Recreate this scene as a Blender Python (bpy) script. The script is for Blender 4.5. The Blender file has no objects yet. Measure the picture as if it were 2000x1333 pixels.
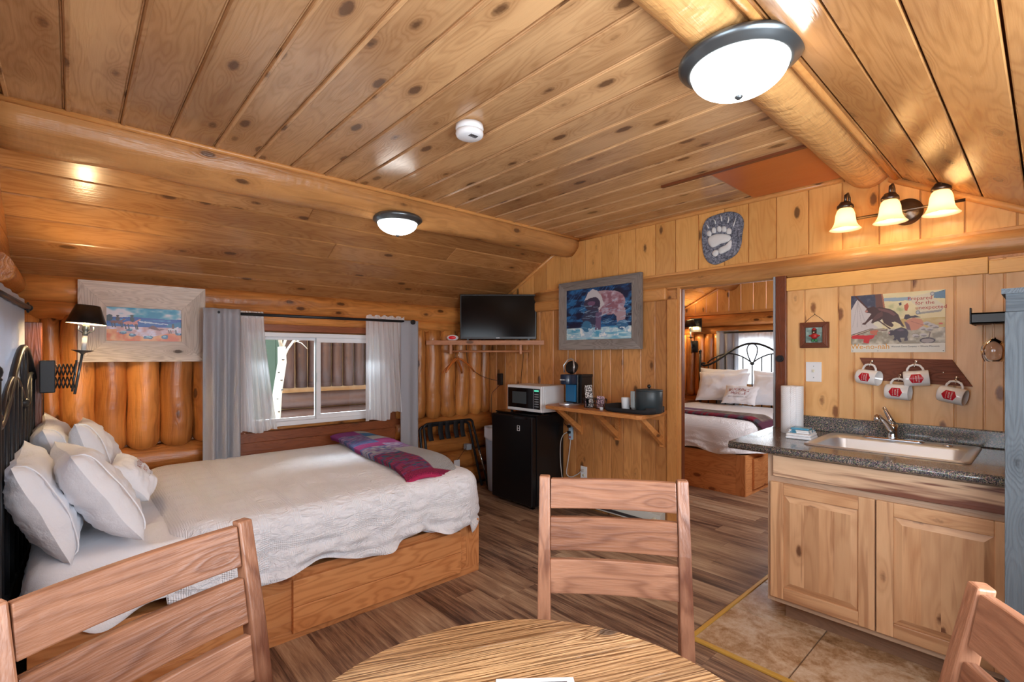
import bpy, math, random
import numpy as np
from mathutils import Vector, Matrix, noise
random.seed(7)
PI = math.pi
SC = bpy.context.scene
COL = SC.collection

# ------------------------------------------------------------------ camera
YAW = math.radians(47.86)
cd = bpy.data.cameras.new('camera'); cam = bpy.data.objects.new('camera', cd); COL.objects.link(cam)
cam.location = (0, 0, 1.375)
cam.rotation_euler = (PI / 2, 0, YAW - PI / 2)
cd.sensor_width = 36; cd.lens = 36 * 950 / 2000; cd.shift_y = 27.5 / 2000; cd.clip_start = 0.02
SC.camera = cam
# ------------------------------------------------------------------ view, sky and daylight
SC.view_settings.view_transform = 'Standard'; SC.view_settings.look = 'None'
SC.view_settings.gamma = 1; SC.view_settings.use_curve_mapping = False
SC.view_settings.exposure = 1.05
w = bpy.data.worlds.new('sky'); SC.world = w; w.use_nodes = True
w.node_tree.nodes['Background'].inputs[0].default_value = (0.80, 0.90, 1.0, 1)
w.node_tree.nodes['Background'].inputs[1].default_value = 1.15
SC.cycles.max_bounces = 8; SC.cycles.diffuse_bounces = 4; SC.cycles.glossy_bounces = 3
SC.cycles.transmission_bounces = 6; SC.cycles.transparent_max_bounces = 12
SC.cycles.sample_clamp_indirect = 4.0
SC.cycles.caustics_reflective = False; SC.cycles.caustics_refractive = False

def area(name, loc, target, sx, sy, power, col=(1, 1, 1)):
    l = bpy.data.lights.new(name, 'AREA'); l.shape = 'RECTANGLE'; l.size = sx; l.size_y = sy
    l.energy = power; l.color = col
    o = bpy.data.objects.new(name, l); COL.objects.link(o); o.location = loc
    o.rotation_euler = (Vector(target) - Vector(loc)).to_track_quat('-Z', 'Y').to_euler()
    return o
# daylight by bed head, back and bedroom windows; added fill lamps beside the table
area('fill_table_side', (-0.235, 0.62, 1.42), (2.2, 1.5, 2.3), 1.0, 0.85, 9, (0.82, 0.91, 1))  # added fill lamp out of view, before a bare opening by the table
area('fill_near_wall', (1.05, -0.415, 1.45), (1.6, 2.2, 2.2), 1.3, 0.85, 26, (0.82, 0.91, 1))  # unseen lamp added on the near wall to fill the room
area('daylight_back_window', (1.5, 4.78, 2.25), (1.45, 3.50, 0.70), 1.5, 0.6, 210, (0.80, 0.90, 1))
area('daylight_bedhead_window', (-0.42, 2.85, 1.3), (1.5, 2.9, 0.9), 1.0, 0.6, 55, (0.80, 0.90, 1))
area('daylight_bedroom_window', (7.4, 2.45, 1.5), (5.5, 2.5, 0.9), 0.9, 0.8, 40, (0.92, 0.96, 1))
area('area_bedroom_side', (5.0, 0.75, 1.7), (5.2, 2.6, 1.0), 1.2, 0.8, 14, (0.97, 0.97, 1))  # area lamp inside the bedroom; the wall behind it has no window
def point(name, loc, power, col=(1, .80, .55), r=.03):
    l = bpy.data.lights.new(name, 'POINT'); l.energy = power; l.color = col; l.shadow_soft_size = r
    o = bpy.data.objects.new(name, l); COL.objects.link(o); o.location = loc
    return o

# ------------------------------------------------------------------ colours and materials
def lin(c):
    c = c / 255.0
    return c / 12.92 if c <= 0.04045 else ((c + 0.055) / 1.055) ** 2.4
def rgb(r, g, b): return (lin(r), lin(g), lin(b), 1.0)

class NT:
    def __init__(s, name):
        s.m = bpy.data.materials.new(name); s.m.use_nodes = True
        s.t = s.m.node_tree; s.b = s.t.nodes['Principled BSDF']
    def n(s, kind, **kw):
        x = s.t.nodes.new(kind)
        for k, v in kw.items(): setattr(x, k, v)
        return x
    def l(s, a, b): s.t.links.new(a, b)
    def attr(s, name, out='Vector'): return s.n('ShaderNodeAttribute', attribute_name=name).outputs[out]
    def vmul(s, v, sc):
        x = s.n('ShaderNodeVectorMath', operation='MULTIPLY'); s.l(v, x.inputs[0]); x.inputs[1].default_value = sc
        return x.outputs[0]
    def math(s, op, a, b=None, c=None, clamp=False):
        x = s.n('ShaderNodeMath', operation=op, use_clamp=clamp)
        for i, q in enumerate((a, b, c)):
            if q is None: continue
            if isinstance(q, (int, float)): x.inputs[i].default_value = q
            else: s.l(q, x.inputs[i])
        return x.outputs[0]
    def noise(s, v, scale=1, detail=3, rough=.5, dist=0):
        x = s.n('ShaderNodeTexNoise'); s.l(v, x.inputs['Vector'])
        x.inputs['Scale'].default_value = scale; x.inputs['Detail'].default_value = detail
        x.inputs['Roughness'].default_value = rough; x.inputs['Distortion'].default_value = dist
        return x.outputs['Fac']
    def vor(s, v, scale=1, feature='F1'):
        x = s.n('ShaderNodeTexVoronoi', feature=feature); s.l(v, x.inputs['Vector']); x.inputs['Scale'].default_value = scale
        return x
    def ramp(s, f, stops, interp='LINEAR'):
        x = s.n('ShaderNodeValToRGB'); s.l(f, x.inputs[0]); e = x.color_ramp; e.interpolation = interp
        while len(e.elements) < len(stops): e.elements.new(0.5)
        for q, (p, c) in zip(e.elements, stops): q.position = p; q.color = c if len(c) == 4 else (*c, 1)
        return x.outputs[0]
    def mix(s, f, a, b, mode='MIX'):
        x = s.n('ShaderNodeMix', data_type='RGBA', blend_type=mode)
        for i, q in ((0, f), (6, a), (7, b)):
            if isinstance(q, (int, float)): x.inputs[i].default_value = q
            elif isinstance(q, tuple): x.inputs[i].default_value = q
            else: s.l(q, x.inputs[i])
        return x.outputs[2]
    def bump(s, h, strength=.3, dist=.01):
        x = s.n('ShaderNodeBump'); s.l(h, x.inputs['Height']); x.inputs['Strength'].default_value = strength
        x.inputs['Distance'].default_value = dist; s.l(x.outputs[0], s.b.inputs['Normal'])
    def set(s, **kw):
        names = dict(color='Base Color', rough='Roughness', metal='Metallic', coat='Coat Weight', coat_r='Coat Roughness', spec='Specular IOR Level',
                     trans='Transmission Weight', ior='IOR', alpha='Alpha', emit='Emission Color', power='Emission Strength', sss='Subsurface Weight', sheen='Sheen Weight')
        for k, v in kw.items():
            i = s.b.inputs[names[k]]
            if hasattr(v, 'links'): s.l(v, i)
            else: i.default_value = v
        return s.m

def wood(name, light, dark, knot=(.10, .045, .02, 1), rough=.35, coat=.0, rings=.35, tonal=.5, tint=.25, knots=.17, ring_f=55, bumpy=.12,
         grain=(1.3, 9, 9), hew=0.0, streak=0.0, streakc=None):
    t = NT(name); wc = t.attr('wc'); rnd = t.attr('rnd', 'Fac')
    kv = t.vmul(wc, (3.6, 8, 8)); vo = t.vor(kv, 1)
    d = vo.outputs['Distance']
    warp = t.math('MULTIPLY', t.math('POWER', t.math('SUBTRACT', 1.0, t.math('MINIMUM', d, 1.0)), 5.0), .55)
    n1 = t.noise(t.vmul(wc, grain), 1, 2, .45)
    h = t.math('ADD', n1, warp)
    ring = t.math('ADD', t.math('MULTIPLY', t.math('SINE', t.math('MULTIPLY', h, float(ring_f * 2))), .5), .5)
    ring = t.math('POWER', ring, 2.0)
    fib = t.noise(t.vmul(wc, (10, 170, 170)), 1, 2, .6)
    ton = t.noise(t.vmul(wc, (1.1, 5, 5)), 1, 3, .6)
    f = t.math('ADD', t.math('MULTIPLY', ring, rings), t.math('MULTIPLY', t.math('SUBTRACT', fib, .5), .35))
    f = t.math('ADD', f, t.math('MULTIPLY', t.math('SUBTRACT', ton, .42), tonal * 2.2), clamp=True)
    c = t.mix(f, light, dark)
    # every board its own tone
    c = t.mix(1.0, c, t.ramp(rnd, [(0, (1 - tint, 1 - tint * 1.25, 1 - tint * 1.45)), (.5, (1, 1, 1)), (1, (1 + tint * .35, 1 + tint * .25, 1 + tint * .1))]), 'MULTIPLY')
    if streak:
        sn = t.noise(t.vmul(wc, (1.1, 18, 18)), 1, 3, .6, .7)
        c = t.mix(t.math('MULTIPLY', t.ramp(sn, [(.50, (0, 0, 0)), (.60, (1, 1, 1))] if streak >= 1 else [(.54, (0, 0, 0)), (.64, (1, 1, 1))]), streak), c, streakc)
    if knots:
        halo = t.ramp(d, [(knots * .8, (1, 1, 1)), (knots * 2.4, (0, 0, 0))])
        c = t.mix(t.math('MULTIPLY', halo, .35), c, dark)
        core = t.ramp(t.math('ADD', d, t.math('MULTIPLY', t.math('SUBTRACT', t.noise(t.vmul(wc, (60, 60, 60)), 1, 2), .5), .07)), [(knots * .62, (1, 1, 1)), (knots, (0, 0, 0))])
        c = t.mix(t.math('MULTIPLY', core, .85), c, knot)
    hh = t.math('ADD', t.math('MULTIPLY', ring, .4), fib)
    if hew:
        hn = t.noise(t.vmul(wc, (22, 9, 9)), 1, 2, .5)
        hh = t.math('ADD', t.math('MULTIPLY', hn, hew * 8), t.math('MULTIPLY', hh, .4))
    hh = t.math('ADD', hh, t.math('MULTIPLY', t.noise(t.vmul(wc, (4, 9, 9)), 1, 2), 1.6))
    t.bump(hh, bumpy, .01)
    r = t.math('ADD', t.math('MULTIPLY', fib, .12), rough - .06)
    return t.set(color=c, rough=r, coat=coat, coat_r=.18)

def plain(name, col, rough=.5, metal=0, coat=0, noise_amt=0.0, noise_scale=40, bump=0, **kw):
    t = NT(name); c = col
    if noise_amt or bump:
        co = t.n('ShaderNodeTexCoord').outputs['Object']
        n = t.noise(co, noise_scale, 3, .6)
        if noise_amt:
            c = t.mix(n, tuple(q * (1 - noise_amt) for q in col[:3]) + (1,), tuple(min(1, q * (1 + noise_amt)) for q in col[:3]) + (1,))
        if bump: t.bump(n, bump, .004)
    return t.set(color=c, rough=rough, metal=metal, coat=coat, **kw)

M = {}
M['ceil'] = wood('pine_ceiling', rgb(210, 166, 118), rgb(146, 98, 58), rough=.24, rings=.22, tonal=.75, tint=.24, knots=.19, ring_f=48, bumpy=.07, coat=.25)
M['slope'] = wood('pine_slope', rgb(204, 150, 94), rgb(142, 88, 44), rough=.24, rings=.28, tonal=.7, tint=.24, knots=.16, ring_f=40, bumpy=.07, coat=.25)
M['pan'] = wood('pine_panel', rgb(220, 160, 98), rgb(164, 104, 56), rough=.32, rings=.32, tonal=.6, tint=.26, knots=.18, ring_f=35, bumpy=.10)
M['pan2'] = wood('pine_panel_new', rgb(240, 190, 128), rgb(214, 152, 88), rough=.36, rings=.28, tonal=.4, tint=.14, knots=.17, ring_f=22, knot=rgb(120, 66, 34), bumpy=.06, grain=(1.0, 6, 6))
M['gable'] = wood('pine_gable', rgb(234, 176, 104), rgb(204, 134, 62), rough=.32, rings=.25, tonal=.4, tint=.16, knots=.16, ring_f=30, bumpy=.06)
M['log'] = wood('log_wall', rgb(214, 144, 76), rgb(132, 72, 28), rough=.30, rings=.22, tonal=.9, tint=.34, knots=.15, ring_f=22, bumpy=.40, knot=rgb(72, 36, 14), hew=.10, streak=.35, streakc=rgb(112, 56, 22))
M['beam'] = wood('log_beam', rgb(208, 150, 90), rgb(146, 92, 46), rough=.34, rings=.16, tonal=.7, tint=.1, knots=.15, ring_f=25, bumpy=.40, hew=.12, streak=.25, streakc=rgb(120, 70, 34))
M['hewn'] = wood('log_hewn', rgb(226, 172, 108), rgb(180, 116, 60), rough=.36, rings=.15, tonal=.7, tint=.05, knots=.0, ring_f=20, bumpy=.55, hew=.28)
M['trim'] = wood('pine_trim', rgb(220, 158, 92), rgb(176, 108, 50), rough=.3, rings=.2, tonal=.4, tint=.15, knots=.10, bumpy=.06)
M['header'] = wood('pine_header', rgb(238, 182, 104), rgb(214, 148, 70), rough=.35, rings=.2, tonal=.3, tint=.05, knots=.16, bumpy=.05)
M['bedwood'] = wood('bed_pine', rgb(226, 158, 100), rgb(186, 112, 58), rough=.5, rings=.5, tonal=.5, tint=.14, knots=.18, ring_f=40, knot=rgb(120, 60, 28), bumpy=.05)
M['jamb'] = wood('dark_jamb', rgb(118, 62, 34), rgb(72, 32, 16), rough=.35, rings=.2, tonal=.5, knots=.1)
M['winwood'] = wood('window_board', rgb(150, 84, 48), rgb(92, 44, 24), rough=.4, rings=.25, tonal=.6, tint=.2, knots=.13)
M['barn'] = wood('barnwood', rgb(222, 212, 202), rgb(158, 144, 134), rough=.8, rings=.35, tonal=.7, tint=.16, knots=.12, knot=rgb(70, 60, 54), bumpy=.35, ring_f=60, grain=(.8, 14, 14))
M['barn2'] = wood('barnwood_grey', rgb(158, 150, 144), rgb(96, 88, 82), rough=.8, rings=.35, tonal=.7, tint=.14, knots=.12, knot=rgb(50, 44, 40), bumpy=.35, ring_f=60, grain=(.8, 14, 14))
M['barn3'] = wood('barnwood_blue', rgb(100, 109, 116), rgb(66, 74, 82), rough=.8, rings=.3, tonal=.7, tint=.10, knots=.12, knot=rgb(40, 40, 42), bumpy=.35, ring_f=60, grain=(.8, 14, 14))
M['acacia'] = wood('acacia', rgb(166, 118, 90), rgb(98, 56, 38), rough=.36, rings=.34, tonal=1.0, tint=.30, knots=.12, ring_f=26, knot=rgb(48, 28, 20), bumpy=.14, grain=(1.6, 12, 12), streak=.6, streakc=rgb(84, 40, 26))
M['hick'] = wood('hickory', rgb(216, 172, 130), rgb(172, 120, 80), rough=.4, rings=.25, tonal=.7, tint=.20, knots=.14, ring_f=18, knot=rgb(84, 44, 26), bumpy=.05, streak=.55, streakc=rgb(150, 96, 62))
M['hick2'] = wood('hickory_streaked', rgb(222, 188, 154), rgb(186, 142, 110), rough=.4, rings=.2, tonal=.6, tint=.12, knots=.16, ring_f=18, knot=rgb(74, 38, 24), bumpy=.05, grain=(1.0, 14, 14), streak=1.0, streakc=rgb(118, 72, 54))
M['hickgap'] = wood('hickory_frame', rgb(190, 160, 134), rgb(150, 118, 92), rough=.45, rings=.2, tonal=.5, tint=.1, knots=.1)
M['toe'] = wood('toe_kick', rgb(136, 104, 82), rgb(92, 66, 50), rough=.5, rings=.2, tonal=.5, tint=.1, knots=.1)
M['table'] = wood('table_pine', rgb(196, 156, 112), rgb(104, 70, 46), rough=.30, rings=.30, tonal=.7, tint=.36, knots=.12, ring_f=24, knot=rgb(72, 58, 50), bumpy=.6, grain=(.9, 30, 30), streak=.3, streakc=rgb(84, 62, 50))
M['mugwood'] = wood('rough_sawn', rgb(132, 78, 58), rgb(86, 46, 34), rough=.75, rings=.3, tonal=.6, tint=.05, knots=.12, bumpy=.4)
M['shelf'] = wood('shelf_pine', rgb(214, 146, 82), rgb(168, 100, 48), rough=.4, rings=.35, tonal=.4, tint=.1, knots=.12)
M['closet'] = wood('closet_board', rgb(200, 138, 96), rgb(160, 98, 62), rough=.5, rings=.3, tonal=.4, tint=.1, knots=.15)
M['hatch'] = wood('mahogany_ply', rgb(192, 106, 48), rgb(168, 84, 36), rough=.35, rings=.05, tonal=.2, tint=.0, knots=0, ring_f=10)
M['aspenbark'] = plain('aspen_bark', rgb(156, 154, 142), .8, noise_amt=.35, noise_scale=18, bump=.3)
M['nbrlog'] = wood('brown_log', rgb(84, 62, 54), rgb(44, 30, 26), rough=.5, rings=.2, tonal=.7, tint=.35, knots=.12, bumpy=.2)
M['chink'] = plain('chinking', rgb(206, 186, 150), .9, noise_amt=.1)
M['gsiding'] = plain('green_siding', rgb(116, 140, 124), .6, noise_amt=.06)
M['snow'] = plain('snow', rgb(236, 240, 246), .8, noise_amt=.05, noise_scale=3, bump=.4)
M['white'] = plain('white_plastic', rgb(236, 238, 240), .35)
M['vinyl'] = plain('white_vinyl', rgb(240, 241, 243), .4)
M['black'] = plain('black_plastic', rgb(22, 22, 24), .35)
M['blackgloss'] = plain('black_gloss', rgb(10, 11, 14), .10, coat=.3)
M['screen'] = plain('screen_glass', rgb(5, 6, 8), .12, spec=.18)
M['fridge'] = plain('fridge_black', rgb(14, 15, 18), .28, bump=.05, noise_scale=300)
M['iron'] = plain('black_iron', rgb(40, 41, 44), .42, metal=.35)
M['pewter'] = plain('pewter', rgb(112, 120, 124), .30, metal=.8)
M['bronze'] = plain('bronze', rgb(98, 84, 74), .32, metal=.85)
M['chrome'] = plain('chrome', rgb(225, 228, 232), .10, metal=1)
M['brass'] = plain('brass_strip', rgb(222, 178, 84), .35, metal=.35)
M['leather'] = plain('dark_fabric', rgb(24, 24, 27), .8)
M['grey'] = plain('grey_plastic', rgb(150, 154, 160), .5)
M['bluegrey'] = plain('ice_bucket', rgb(50, 60, 64), .42)
M['reservoir'] = plain('blue_front', rgb(30, 108, 158), .35, coat=.2)
M['ink_red'] = plain('ink_red', rgb(176, 44, 40), .6)
M['ink_dark'] = plain('ink_dark', rgb(60, 56, 58), .6)
M['ink_gold'] = plain('ink_gold', rgb(226, 160, 60), .6)
M['ink_white'] = plain('ink_white', rgb(240, 240, 240), .6)
M['ink_black'] = plain('ink_black', rgb(20, 20, 20), .6)
M['lcd'] = plain('lcd_green', rgb(90, 170, 150), .4, emit=rgb(90, 220, 180), power=.5)
M['red_lcd'] = plain('lcd_red', rgb(60, 8, 10), .2, emit=rgb(200, 20, 30), power=.3)
M['ceramic'] = plain('ceramic', rgb(238, 236, 234), .14, coat=.4)
M['logo_red'] = plain('logo_red', rgb(190, 18, 36), .25)
M['heater'] = plain('heater_enamel', rgb(216, 220, 214), .4)
M['cream'] = plain('cream_plastic', rgb(226, 220, 196), .4)
M['binliner'] = plain('bin_liner', rgb(214, 220, 232), .4)
M['bin'] = plain('bin_plastic', rgb(176, 196, 224), .4)
M['wirewhite'] = plain('cord_grey', rgb(196, 192, 188), .5)
M['foamcup'] = plain('foam_cup', rgb(226, 228, 230), .6)
M['paper'] = plain('paper', rgb(232, 232, 236), .4, coat=.4)
M['candle'] = plain('candle_sleeve', rgb(240, 240, 240), .5)
M['hanger'] = wood('hanger_wood', rgb(220, 128, 60), rgb(180, 92, 36), rough=.3, knots=0, rings=.1, coat=.3)
M['bulb'] = plain('bulb', rgb(255, 240, 210), .4, emit=(1, .86, .62, 1), power=12)
M['dome'] = plain('dome_glass', rgb(255, 252, 246), .35, emit=(1, .965, .91, 1), power=6.0)
M['bulb_van'] = plain('bulb_vanity', rgb(255, 240, 210), .4, emit=(1, .82, .54, 1), power=17)
M['bulb_hot'] = plain('bulb_hot', rgb(255, 230, 190), .4, emit=(1, .72, .38, 1), power=330)
M['shade_black'] = plain('shade_black', rgb(30, 31, 32), .28, metal=.4)
M['shade_in'] = plain('shade_lining', rgb(236, 226, 206), .6)
M['navy'] = plain('navy_plastic', rgb(16, 40, 66), .3, coat=.2)
M['screen_grey'] = plain('oven_window', rgb(70, 80, 84), .2)
M['greyband'] = plain('grey_band', rgb(150, 158, 158), .4)
M['stripblue'] = plain('strip_plastic', rgb(170, 196, 214), .4)
M['bluepack'] = plain('blue_film', rgb(84, 150, 180), .2, noise_amt=.3, noise_scale=60)
M['shadegl'] = plain('frosted_glass', rgb(255, 232, 190), .4, emit=(1, .74, .40, 1), power=1.4)

def cloth(name, col, bands=False, wr=.3, trans=.0, scale=14, waffle=0):
    t = NT(name); co = t.n('ShaderNodeTexCoord').outputs['Object']
    h = t.noise(t.vmul(co, (1, 1, 1)), scale, 4, .55, .4)
    w = t.noise(co, 260, 2, .5)
    hh = t.math('ADD', h, t.math('MULTIPLY', w, .05))
    if bands:
        sep = t.n('ShaderNodeSeparateXYZ'); t.l(co, sep.inputs[0])
        warpn = t.math('MULTIPLY', t.noise(co, 5, 2), .05)
        bx = t.math('SINE', t.math('MULTIPLY', t.math('ADD', sep.outputs[0], warpn), 2 * PI / .15))
        yz = t.math('SUBTRACT', sep.outputs[1], sep.outputs[2])
        by = t.math('SINE', t.math('MULTIPLY', t.math('ADD', yz, warpn), 2 * PI / .15))
        m = t.math('MAXIMUM', bx, by)
        mask = t.ramp(m, [(.45, (0, 0, 0)), (.7, (1, 1, 1))])
        fx = t.math('SINE', t.math('MULTIPLY', sep.outputs[0], 2 * PI / .0085))
        fy = t.math('SINE', t.math('MULTIPLY', yz, 2 * PI / .0085))
        fine = t.math('MULTIPLY', t.math('MULTIPLY', t.math('ADD', fx, fy), mask), .035)
        puff = t.noise(t.vmul(co, (16, 30, 30)), 1, 4, .62, 1.2)
        inv = t.math('SUBTRACT', 1.0, mask)
        hh = t.math('ADD', t.math('ADD', fine, t.math('MULTIPLY', t.math('MULTIPLY', puff, inv), .75)), t.math('MULTIPLY', mask, .33))
    if waffle:
        sep = t.n('ShaderNodeSeparateXYZ'); t.l(co, sep.inputs[0])
        q = t.math('MULTIPLY', t.math('SINE', t.math('MULTIPLY', sep.outputs[0], 2 * PI / waffle)), t.math('SINE', t.math('MULTIPLY', t.math('ADD', sep.outputs[1], sep.outputs[2]), 2 * PI / waffle)))
        hh = t.math('ADD', hh, t.math('MULTIPLY', q, .4))
    t.bump(hh, wr, .03 if bands else .02)
    if trans:
        tl = t.n('ShaderNodeBsdfTranslucent'); tl.inputs[0].default_value = col; m = t.n('ShaderNodeMixShader'); m.inputs[0].default_value = trans
        t.l(t.b.outputs[0], m.inputs[1]); t.l(tl.outputs[0], m.inputs[2]); t.l(m.outputs[0], t.t.nodes['Material Output'].inputs[0])
    return t.set(color=col, rough=.85, sheen=.1)
M['cover'] = cloth('seersucker', rgb(246, 247, 252), True, 1.0)
M['sheet'] = cloth('white_sheet', rgb(244, 246, 252), False, .8, scale=6)
M['pillow'] = cloth('pillowcase', rgb(244, 246, 252), False, .7, scale=8)
M['towel'] = cloth('towel', rgb(236, 237, 240), False, .4, waffle=.006)
M['drape'] = cloth('drape_grey', rgb(182, 183, 190), False, .12, scale=60, trans=.25)
M['papertowel'] = cloth('paper_towel', rgb(240, 240, 242), False, .25, waffle=.012)

def sheer():
    t = NT('sheer'); nt = t.t
    tr = t.n('ShaderNodeBsdfTransparent'); tl = t.n('ShaderNodeBsdfTranslucent'); df = t.n('ShaderNodeBsdfDiffuse')
    tl.inputs[0].default_value = (.97, .98, 1, 1); df.inputs[0].default_value = (.93, .94, .96, 1)
    co = t.n('ShaderNodeTexCoord').outputs['Object']
    f = t.math('ADD', t.math('MULTIPLY', t.noise(t.vmul(co, (45, 45, 1)), 1, 2), .4), .58, clamp=True)
    m1 = t.n('ShaderNodeMixShader'); m1.inputs[0].default_value = .45; t.l(df.outputs[0], m1.inputs[1]); t.l(tl.outputs[0], m1.inputs[2])
    m2 = t.n('ShaderNodeMixShader'); t.l(f, m2.inputs[0]); t.l(tr.outputs[0], m2.inputs[1]); t.l(m1.outputs[0], m2.inputs[2])
    t.l(m2.outputs[0], nt.nodes['Material Output'].inputs[0])
    return t.m
M['sheer'] = sheer()

def glass(name, rough=0, tint=(1, 1, 1, 1)):
    t = NT(name); g = t.n('ShaderNodeBsdfGlossy'); g.inputs['Roughness'].default_value = .02
    tr = t.n('ShaderNodeBsdfTransparent'); tr.inputs[0].default_value = tint
    fr = t.n('ShaderNodeFresnel'); fr.inputs[0].default_value = 1.45
    m = t.n('ShaderNodeMixShader'); t.l(fr.outputs[0], m.inputs[0]); t.l(tr.outputs[0], m.inputs[1]); t.l(g.outputs[0], m.inputs[2])
    t.l(m.outputs[0], t.t.nodes['Material Output'].inputs[0])
    return t.m
M['pane'] = glass('window_glass', tint=(.95, .97, .97, 1))
M['wineglass'] = glass('wine_glass', tint=(.97, .96, .96, 1))

def floor_mat():
    t = NT('vinyl_plank'); wc = t.attr('wc'); rnd = t.attr('rnd', 'Fac')
    a = t.noise(t.vmul(wc, (1.6, 26, 26)), 1, 5, .7, .3)
    b = t.noise(t.vmul(wc, (7, 160, 160)), 1, 4, .7)
    c = t.noise(t.vmul(wc, (1.5, 4, 4)), 1, 3, .6)
    f = t.math('ADD', t.math('MULTIPLY', a, .75), t.math('MULTIPLY', b, .35))
    f = t.math('ADD', f, t.math('MULTIPLY', t.math('SUBTRACT', c, .5), .5))
    f = t.math('ADD', f, t.math('MULTIPLY', t.math('SUBTRACT', rnd, .5), .16))
    col = t.ramp(f, [(.34, rgb(66, 46, 40)), (.46, rgb(116, 88, 72)), (.55, rgb(154, 122, 98)), (.64, rgb(176, 146, 118)), (.78, rgb(204, 178, 150))])
    t.bump(b, .12, .004)
    return t.set(color=col, rough=.42)
M['floor'] = floor_mat()
def tile_mat():
    t = NT('stone_tile'); co = t.n('ShaderNodeTexCoord').outputs['Object']; rnd = t.attr('rnd', 'Fac')
    a = t.noise(co, 5, 6, .7, .6); b = t.noise(co, 28, 5, .75)
    f = t.math('ADD', t.math('MULTIPLY', a, .65), t.math('MULTIPLY', b, .35)); f = t.math('ADD', f, t.math('MULTIPLY', t.math('SUBTRACT', rnd, .5), .1))
    col = t.ramp(f, [(.36, rgb(128, 92, 58)), (.47, rgb(170, 134, 98)), (.56, rgb(200, 172, 142)), (.66, rgb(216, 196, 172))])
    return t.set(color=col, rough=.22)
M['tile'] = tile_mat()
M['grout'] = plain('grout', rgb(110, 84, 62), .9)
def granite():
    t = NT('speckled_laminate'); co = t.n('ShaderNodeTexCoord').outputs['Object']
    v = t.vor(co, 260); n = t.noise(co, 120, 4, .7)
    f = t.math('ADD', t.math('MULTIPLY', n, .6), t.math('MULTIPLY', v.outputs['Distance'], .45))
    col = t.ramp(f, [(.34, rgb(40, 42, 46)), (.48, rgb(76, 80, 84)), (.58, rgb(120, 118, 114)), (.66, rgb(176, 158, 140))])
    col = t.mix(.25, col, v.outputs['Color'], 'OVERLAY')
    return t.set(color=col, rough=.18, coat=.2)
M['granite'] = granite()
def steel():
    t = NT('brushed_steel')
    return t.set(color=rgb(226, 230, 236), metal=.92, rough=.36)
M['steel'] = steel()
def paint_mat():
    t = NT('painted_print'); c = t.attr('col', 'Color')
    return t.set(color=c, rough=.35)
M['paint'] = paint_mat()
def knit():
    t = NT('knit'); c = t.attr('col', 'Color'); uv = t.attr('wc')
    sep = t.n('ShaderNodeSeparateXYZ'); t.l(uv, sep.inputs[0])
    a = t.math('SINE', t.math('MULTIPLY', sep.outputs[0], 2 * PI / .011)); b = t.math('SINE', t.math('MULTIPLY', sep.outputs[1], 2 * PI / .016))
    t.bump(t.math('ADD', t.math('MULTIPLY', a, b), t.math('MULTIPLY', a, .6)), 1.0, .009)
    return t.set(color=c, rough=.9)
M['knit'] = knit()
def stone():
    t = NT('plaque_stone'); co = t.n('ShaderNodeTexCoord').outputs['Object']; n = t.noise(co, 70, 6, .8)
    t.bump(n, .6, .01)
    return t.set(color=t.ramp(n, [(.38, rgb(50, 52, 60)), (.5, rgb(112, 116, 130)), (.62, rgb(170, 172, 184))]), rough=.8)
M['stone'] = stone()
M['plaster'] = plain('paw_cast', rgb(222, 222, 220), .7, noise_amt=.06, bump=.2)

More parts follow.
